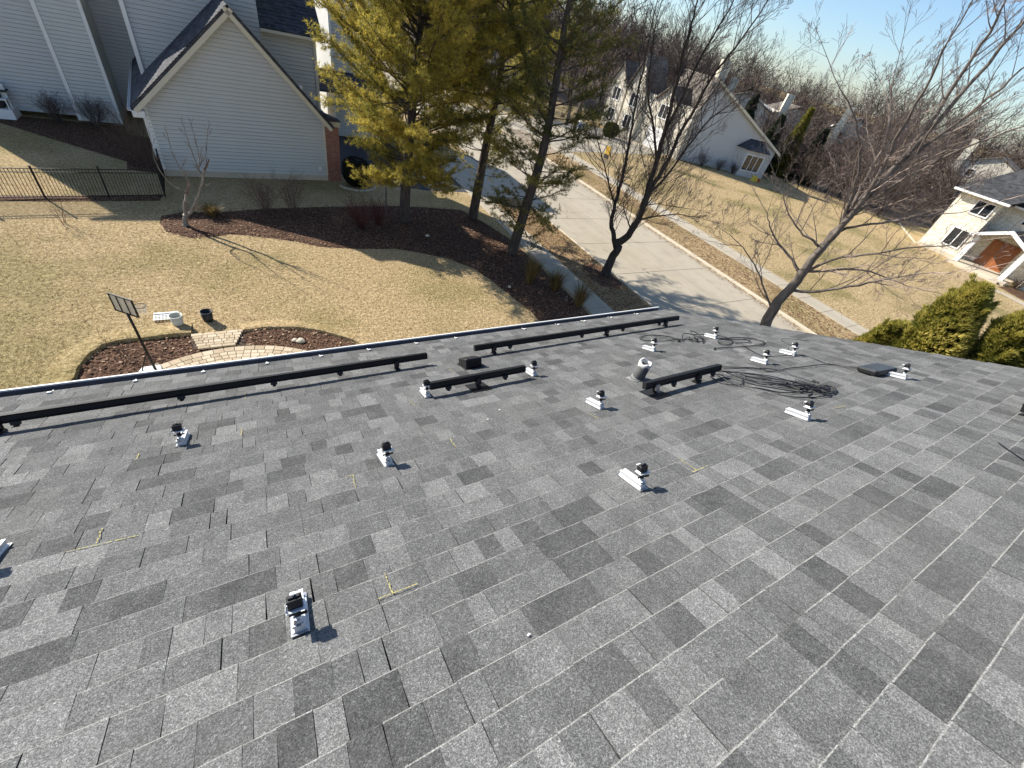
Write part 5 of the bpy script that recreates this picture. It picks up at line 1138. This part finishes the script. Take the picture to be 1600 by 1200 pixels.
shrub('bare_shrub', 'sparse dry plant in the mulch left of the hoop', (-3.75, 12.35, .03), .55, .8, 8, 'twigd', 91, 1, .006)
shrub('bare_shrub', 'leafless shrub under the far stone house windows', (58.2, 7.6, 0), 1.1, .8, 24, 'twigb', 92, 1, .02)
shrub('bare_shrub', 'dark foundation shrub left end of the shaded gable wall', (49.0, 38.0, 0), 1.3, .9, 26, 'twigd', 93, 2, .02, grp='foundation shrubs of the bay window house')
shrub('bare_shrub', 'dark foundation shrub in the middle of the shaded gable wall', (51.0, 36.9, 0), 1.2, .9, 26, 'twigd', 94, 2, .02, grp='foundation shrubs of the bay window house')
shrub('bare_shrub', 'dark foundation shrub next to the bay', (52.6, 35.9, 0), 1.1, .9, 26, 'twigd', 95, 2, .02, grp='foundation shrubs of the bay window house')
def tuft_plant(name, label, base, n, h, sp, wd, mat, seed, cat='plant', grp=None):
    rs = np.random.RandomState(seed); a = rs.uniform(0, 6.28, n); k = rs.rand(n)**.6*sp; hh = h*rs.uniform(.6, 1.1, n); t = tag(empty(name, base), label, cat, grp)
    p = np.c_[np.cos(a)*k*.25, np.sin(a)*k*.25, np.zeros(n)]; m = p+np.c_[np.cos(a)*k*.5, np.sin(a)*k*.5, hh*.65]; e = p+np.c_[np.cos(a)*k*1.2, np.sin(a)*k*1.2, hh]
    s_ = np.c_[-np.sin(a), np.cos(a), np.zeros(n)]*wd; V = np.stack([p-s_, p+s_, m+s_*.8, m-s_*.8, e], 1).reshape(-1, 3); i = np.arange(n)[:, None]*5
    F = np.concatenate([i+np.array([[0, 1, 2]]), i+np.array([[0, 2, 3]]), i+np.array([[3, 2, 4]])], 0)
    tri_mesh('blades', V, F, MT[mat], t, None, np.tile(rs.rand(n), 3)); return t
tuft_plant('ornamental_grass', 'upright dry ornamental grass under the dark pine', (10.55, 14.35, .03), 700, 1.25, .5, .006, 'ornam', 1, grp='ornamental grasses along the sidewalk')
tuft_plant('ornamental_grass', 'loose dry grass clump leaning over the sidewalk', (11.5, 13.6, .03), 600, 1.0, .6, .005, 'ornam', 2, grp='ornamental grasses along the sidewalk')
tuft_plant('ornamental_grass', 'dry grass clump nearest the gutter', (11.9, 12.2, .03), 600, 1.1, .55, .005, 'ornam', 3, grp='ornamental grasses along the sidewalk')
tuft_plant('ornamental_grass', 'low straw coloured clump beside the small crooked tree', (-1.5, 21.5, .03), 500, .5, .45, .008, 'ornam', 4)
def box_shrub(name, label, base, rx, rz, n, mat, seed, L=.05, wd=.035, cat='shrub'):
    rs = np.random.RandomState(seed); t = tag(empty(name, base), label, cat); v = rs.normal(size=(n, 3)); v /= np.linalg.norm(v, axis=1)[:, None]; v[:, 2] = np.abs(v[:, 2]) if False else v[:, 2]
    e = np.sign(v)*np.abs(v)**.8; k = 1-.12*rs.rand(n)**2+.05*np.sin(v[:, 0]*9+v[:, 1]*7)
    C = np.c_[e[:, 0]*rx*k, e[:, 1]*rx*k, rz+e[:, 2]*rz*k]; V, F, T = needles(C, v, 3, L, wd, rs.rand(n)*.6, seed, 1.0); tri_mesh('leaves', V, F, MT[mat], t, None, T)
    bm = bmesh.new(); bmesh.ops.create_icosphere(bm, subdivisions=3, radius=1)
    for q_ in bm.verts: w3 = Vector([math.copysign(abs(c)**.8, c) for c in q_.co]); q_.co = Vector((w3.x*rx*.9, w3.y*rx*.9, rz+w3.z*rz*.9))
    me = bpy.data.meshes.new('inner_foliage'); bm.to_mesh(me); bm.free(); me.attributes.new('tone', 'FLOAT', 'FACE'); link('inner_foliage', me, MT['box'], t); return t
box_shrub('boxwood', 'clipped dark boxwood beside the brick corner', (5.5, 26.1, 0), .72, .72, 5000, 'box', 12)
box_shrub('rounded_evergreen', 'small yellowish shrub near the far driveway', (41.5, 47.5, 0), .9, .8, 3000, 'arbor', 13, .12, .05)
# stones edging the boxwood
ed = tag(empty('stone_edging', (5.5, 25.3, 0)), 'row of pale edging stones round the clipped boxwood', 'edging')
for i in range(9):
    a = R(205+i*17); b = MB(); b.box(-.13, .13, -.07, .07, 0, .1, Matrix.Translation((math.cos(a)*1.0, .75+math.sin(a)*.95, 0)) @ Matrix.Rotation(a+1.57+rng.uniform(-.2, .2), 4, 'Z')); bevel(b.build('stone', MT['kerb'], ed), .025, 2)

def spruce(label, base, H, r, seed, mat='spruce', n=5000):
    rs = np.random.RandomState(seed); t = tag(empty('spruce_tree', base), label, 'tree', 'evergreens behind the bay window house')
    MB().tube([(0, 0, 0), (0, 0, H)], [.16, .02], 6).build('trunk', MT['barkp'], t); h = rs.rand(n)**1.25; a = rs.uniform(0, 6.28, n)
    w_ = np.round(a/6.28*9+h*3)*6.28/9; rr = r*(1-h)*(.35+.65*rs.rand(n)**.5)*(.8+.3*np.sin(h*H*5+np.floor(w_*3)))
    C = np.c_[np.cos(a)*rr, np.sin(a)*rr, .5+h*(H-.5)-rr*.18]; D = np.c_[np.cos(a), np.sin(a), -.15+0*a]; V, F, T = needles(C, D, 4, .42, .10, .2+.7*rs.rand(n), seed, .6); tri_mesh('crown', V, F, MT[mat], t, None, T)
spruce('grey-green spruce rising behind the bay window house', (60.5, 43.4, 0), 8.2, 2.3, 101, n=8000); spruce('shorter spruce right of the first, behind the bay window house', (61.5, 39.0, 0), 6.6, 2.0, 102, n=7000)
spruce('bright green narrow evergreen beyond the end of the bay window house', (64.0, 37.4, 0), 8.0, 1.6, 103, 'arbor', 8000); spruce('dark spruce at the back lawn edge', (66, 35.2, 0), 6.4, 1.9, 104, n=6000)
spruce('lone spruce far back below the skyline', (92, 68, 0), 8.5, 2.6, 105); spruce('small spruce by the cream gabled far house', (101, 56, 0), 6.5, 2.2, 106)

# ---- bare woods behind everything: separate trees in front, one joined mass beyond
def wood_tree(seed, H, twr, cnt):
    """bare tree of flat blades: cheap enough to stand in hundreds"""
    r_ = random.Random(seed); V = []; F = []; T = []
    def blade(p, q_, w0, w1, tn):
        d = (q_-p); s_ = d.cross(rvec(r_)); s_ = s_.normalized() if s_.length > 1e-6 else Vector((1, 0, 0)); k = len(V)
        V.extend([tuple(p-s_*w0), tuple(p+s_*w0), tuple(q_+s_*w1), tuple(q_-s_*w1)]); F.append((k, k+1, k+2, k+3)); T.append(tn)
    def g(p, d, L, wd, dep):
        q_ = p
        for i in range(3):
            d = (d+rvec(r_)*.16+Vector((0, 0, .05))).normalized(); e = q_+d*L/3; blade(q_, e, max(.028, wd*(1-i*.2)), max(.016, wd*(.8-i*.2)), r_.random())
            if dep == 3: s2 = d.orthogonal(); blade(q_, e, wd*(1-i*.2), wd*(.8-i*.2), r_.random())
            q_ = e
            if dep > 0:
                for _ in range(cnt if dep > 1 else cnt+1):
                    a = rvec(r_); side = (a-d*a.dot(d)).normalized(); g(q_, (d*.75+side*.7+Vector((0, 0, .2))).normalized(), L*r_.uniform(.45, .72), wd*.5, dep-1)
    g(Vector((0, 0, 0)), Vector((0, 0, 1)), H*.5, twr, 3)
    n_ = np.array(V)
    return np.array(V), np.array(F), np.array(T)
variants = [wood_tree(200+i, 11+1.0*i, .15, 2) for i in range(5)]
def to_mesh(v, name, s=1): 
    me_o = tri_mesh(name, v[0]*s, v[1], MT['wood'], None, None, v[2]); return me_o
TV, TF, TT = [], [], []; k = 0; rs = np.random.RandomState(77)
def add_tree(x, y, s, z=0):
    global k
    v = variants[rs.randint(5)]; a = rs.uniform(0, 6.28); c_, s_ = math.cos(a), math.sin(a); P = v[0]*s*np.array([1.15, 1.15, 1]); P = np.c_[P[:, 0]*c_-P[:, 1]*s_+x, P[:, 0]*s_+P[:, 1]*c_+y, P[:, 2]+z]
    TV.append(P); TF.append(v[1]+k); TT.append(np.clip(v[2]*.6+rs.uniform(0, .4), 0, 1)); k += len(P)
cnt = 0
while cnt < 520:
    az = R(rs.uniform(8, 92)); d = 68+170*rs.rand()**1.4; x, y = math.sin(az)*d, math.cos(az)*d
    if y < 22 and x < 95: continue
    if x < 26 and y < 80: continue
    if 26 < x < 62 and y < 68: continue
    if any((x-hx)**2+(y-hy)**2 < 90 for hx, hy in ((84, 62), (97, 59), (113, 55), (128, 34))): continue
    add_tree(x, y, rs.uniform(.6, 1.0)*(1.3 if az < R(47) else .9 if d > 120 else .72)); cnt += 1
sheet('wood_floor', [(66, 21), (130, 12), (600, 0), (600, 600), (20, 600), (18, 84), (40, 72), (60, 62), (66, 45)], .012, plain('leaf_mould', (.10, .074, .052), .95, 0, .4, 1.2))
cnt = 0
while cnt < 190:   # taller trees on the skyline
    az = R(rs.uniform(20, 95)); d = rs.uniform(150, 270); x, y = math.sin(az)*d, math.cos(az)*d
    if y < 5: continue
    add_tree(x, y, rs.uniform(1.0, 1.45)); cnt += 1
cnt = 0
while cnt < 260:   # low brush along the back of the far lawn
    x = rs.uniform(60, 120); y = rs.uniform(19, 45)
    if y < 62-.62*x+rs.uniform(0, 6)+0 and x < 75: continue
    if x < 72 and y < 20.5: continue
    if any((x-hx)**2+(y-hy)**2 < 60 for hx, hy in ((84, 62), (97, 59), (113, 55), (128, 34), (63, 43))): continue
    add_tree(x, y, rs.uniform(.22, .42)); cnt += 1
tri_mesh('treeline', np.concatenate(TV), np.concatenate(TF), MT['wood'], None, 'stuff', np.concatenate(TT))
tag(bpy.data.objects['treeline'], 'brown leafless wood and brush filling the distance', 'woods', kind='stuff')
MID = [(37, 51, .9, 'bare tree on the far verge before the sunlit front gables'), (35, 46.5, .7, 'smaller bare tree near the yellow sign'), (41.5, 55, .95, 'bare tree beside the far end of the sunlit front'), (21, 58, .95, 'bare tree beyond the pines, behind the street bend'), (31, 62, 1.0, 'tall bare tree standing between the pines and the far gables'), (38, 66, .9, 'bare tree close to the skyline over the far driveway'), (26, 70, 1.05, 'bare tree whose crown fills the gap above the dark pine'), (45, 60, .85, 'bare tree behind the sunlit front gables'), (58, 56, .8, 'bare tree over the ridge of the bay window house'), (66, 27.5, .5, 'small bare tree at the back of the far lawn, by the brush'), (63, 33, .42, 'small bare tree casting a thin shadow right of the bay'), (78, 22, .75, 'bare tree over the stone house roof corner')]
for i, (x, y, s, lab) in enumerate(MID):
    t = tag(empty('leafless_tree', (x, y, 0), rng.random()*6), lab, 'tree', 'leafless trees beyond the street'); v = variants[i % 5]; o = tri_mesh('crown', v[0]*s*1.3, v[1], MT['wood'], t, None, v[2])
    MB().tube([(0, 0, 0), (.1, 0, 3*s), (0, .1, 5.4*s)], [.26*s, .2*s, .1*s], 7).build('trunk', MT['bark'], t, True)
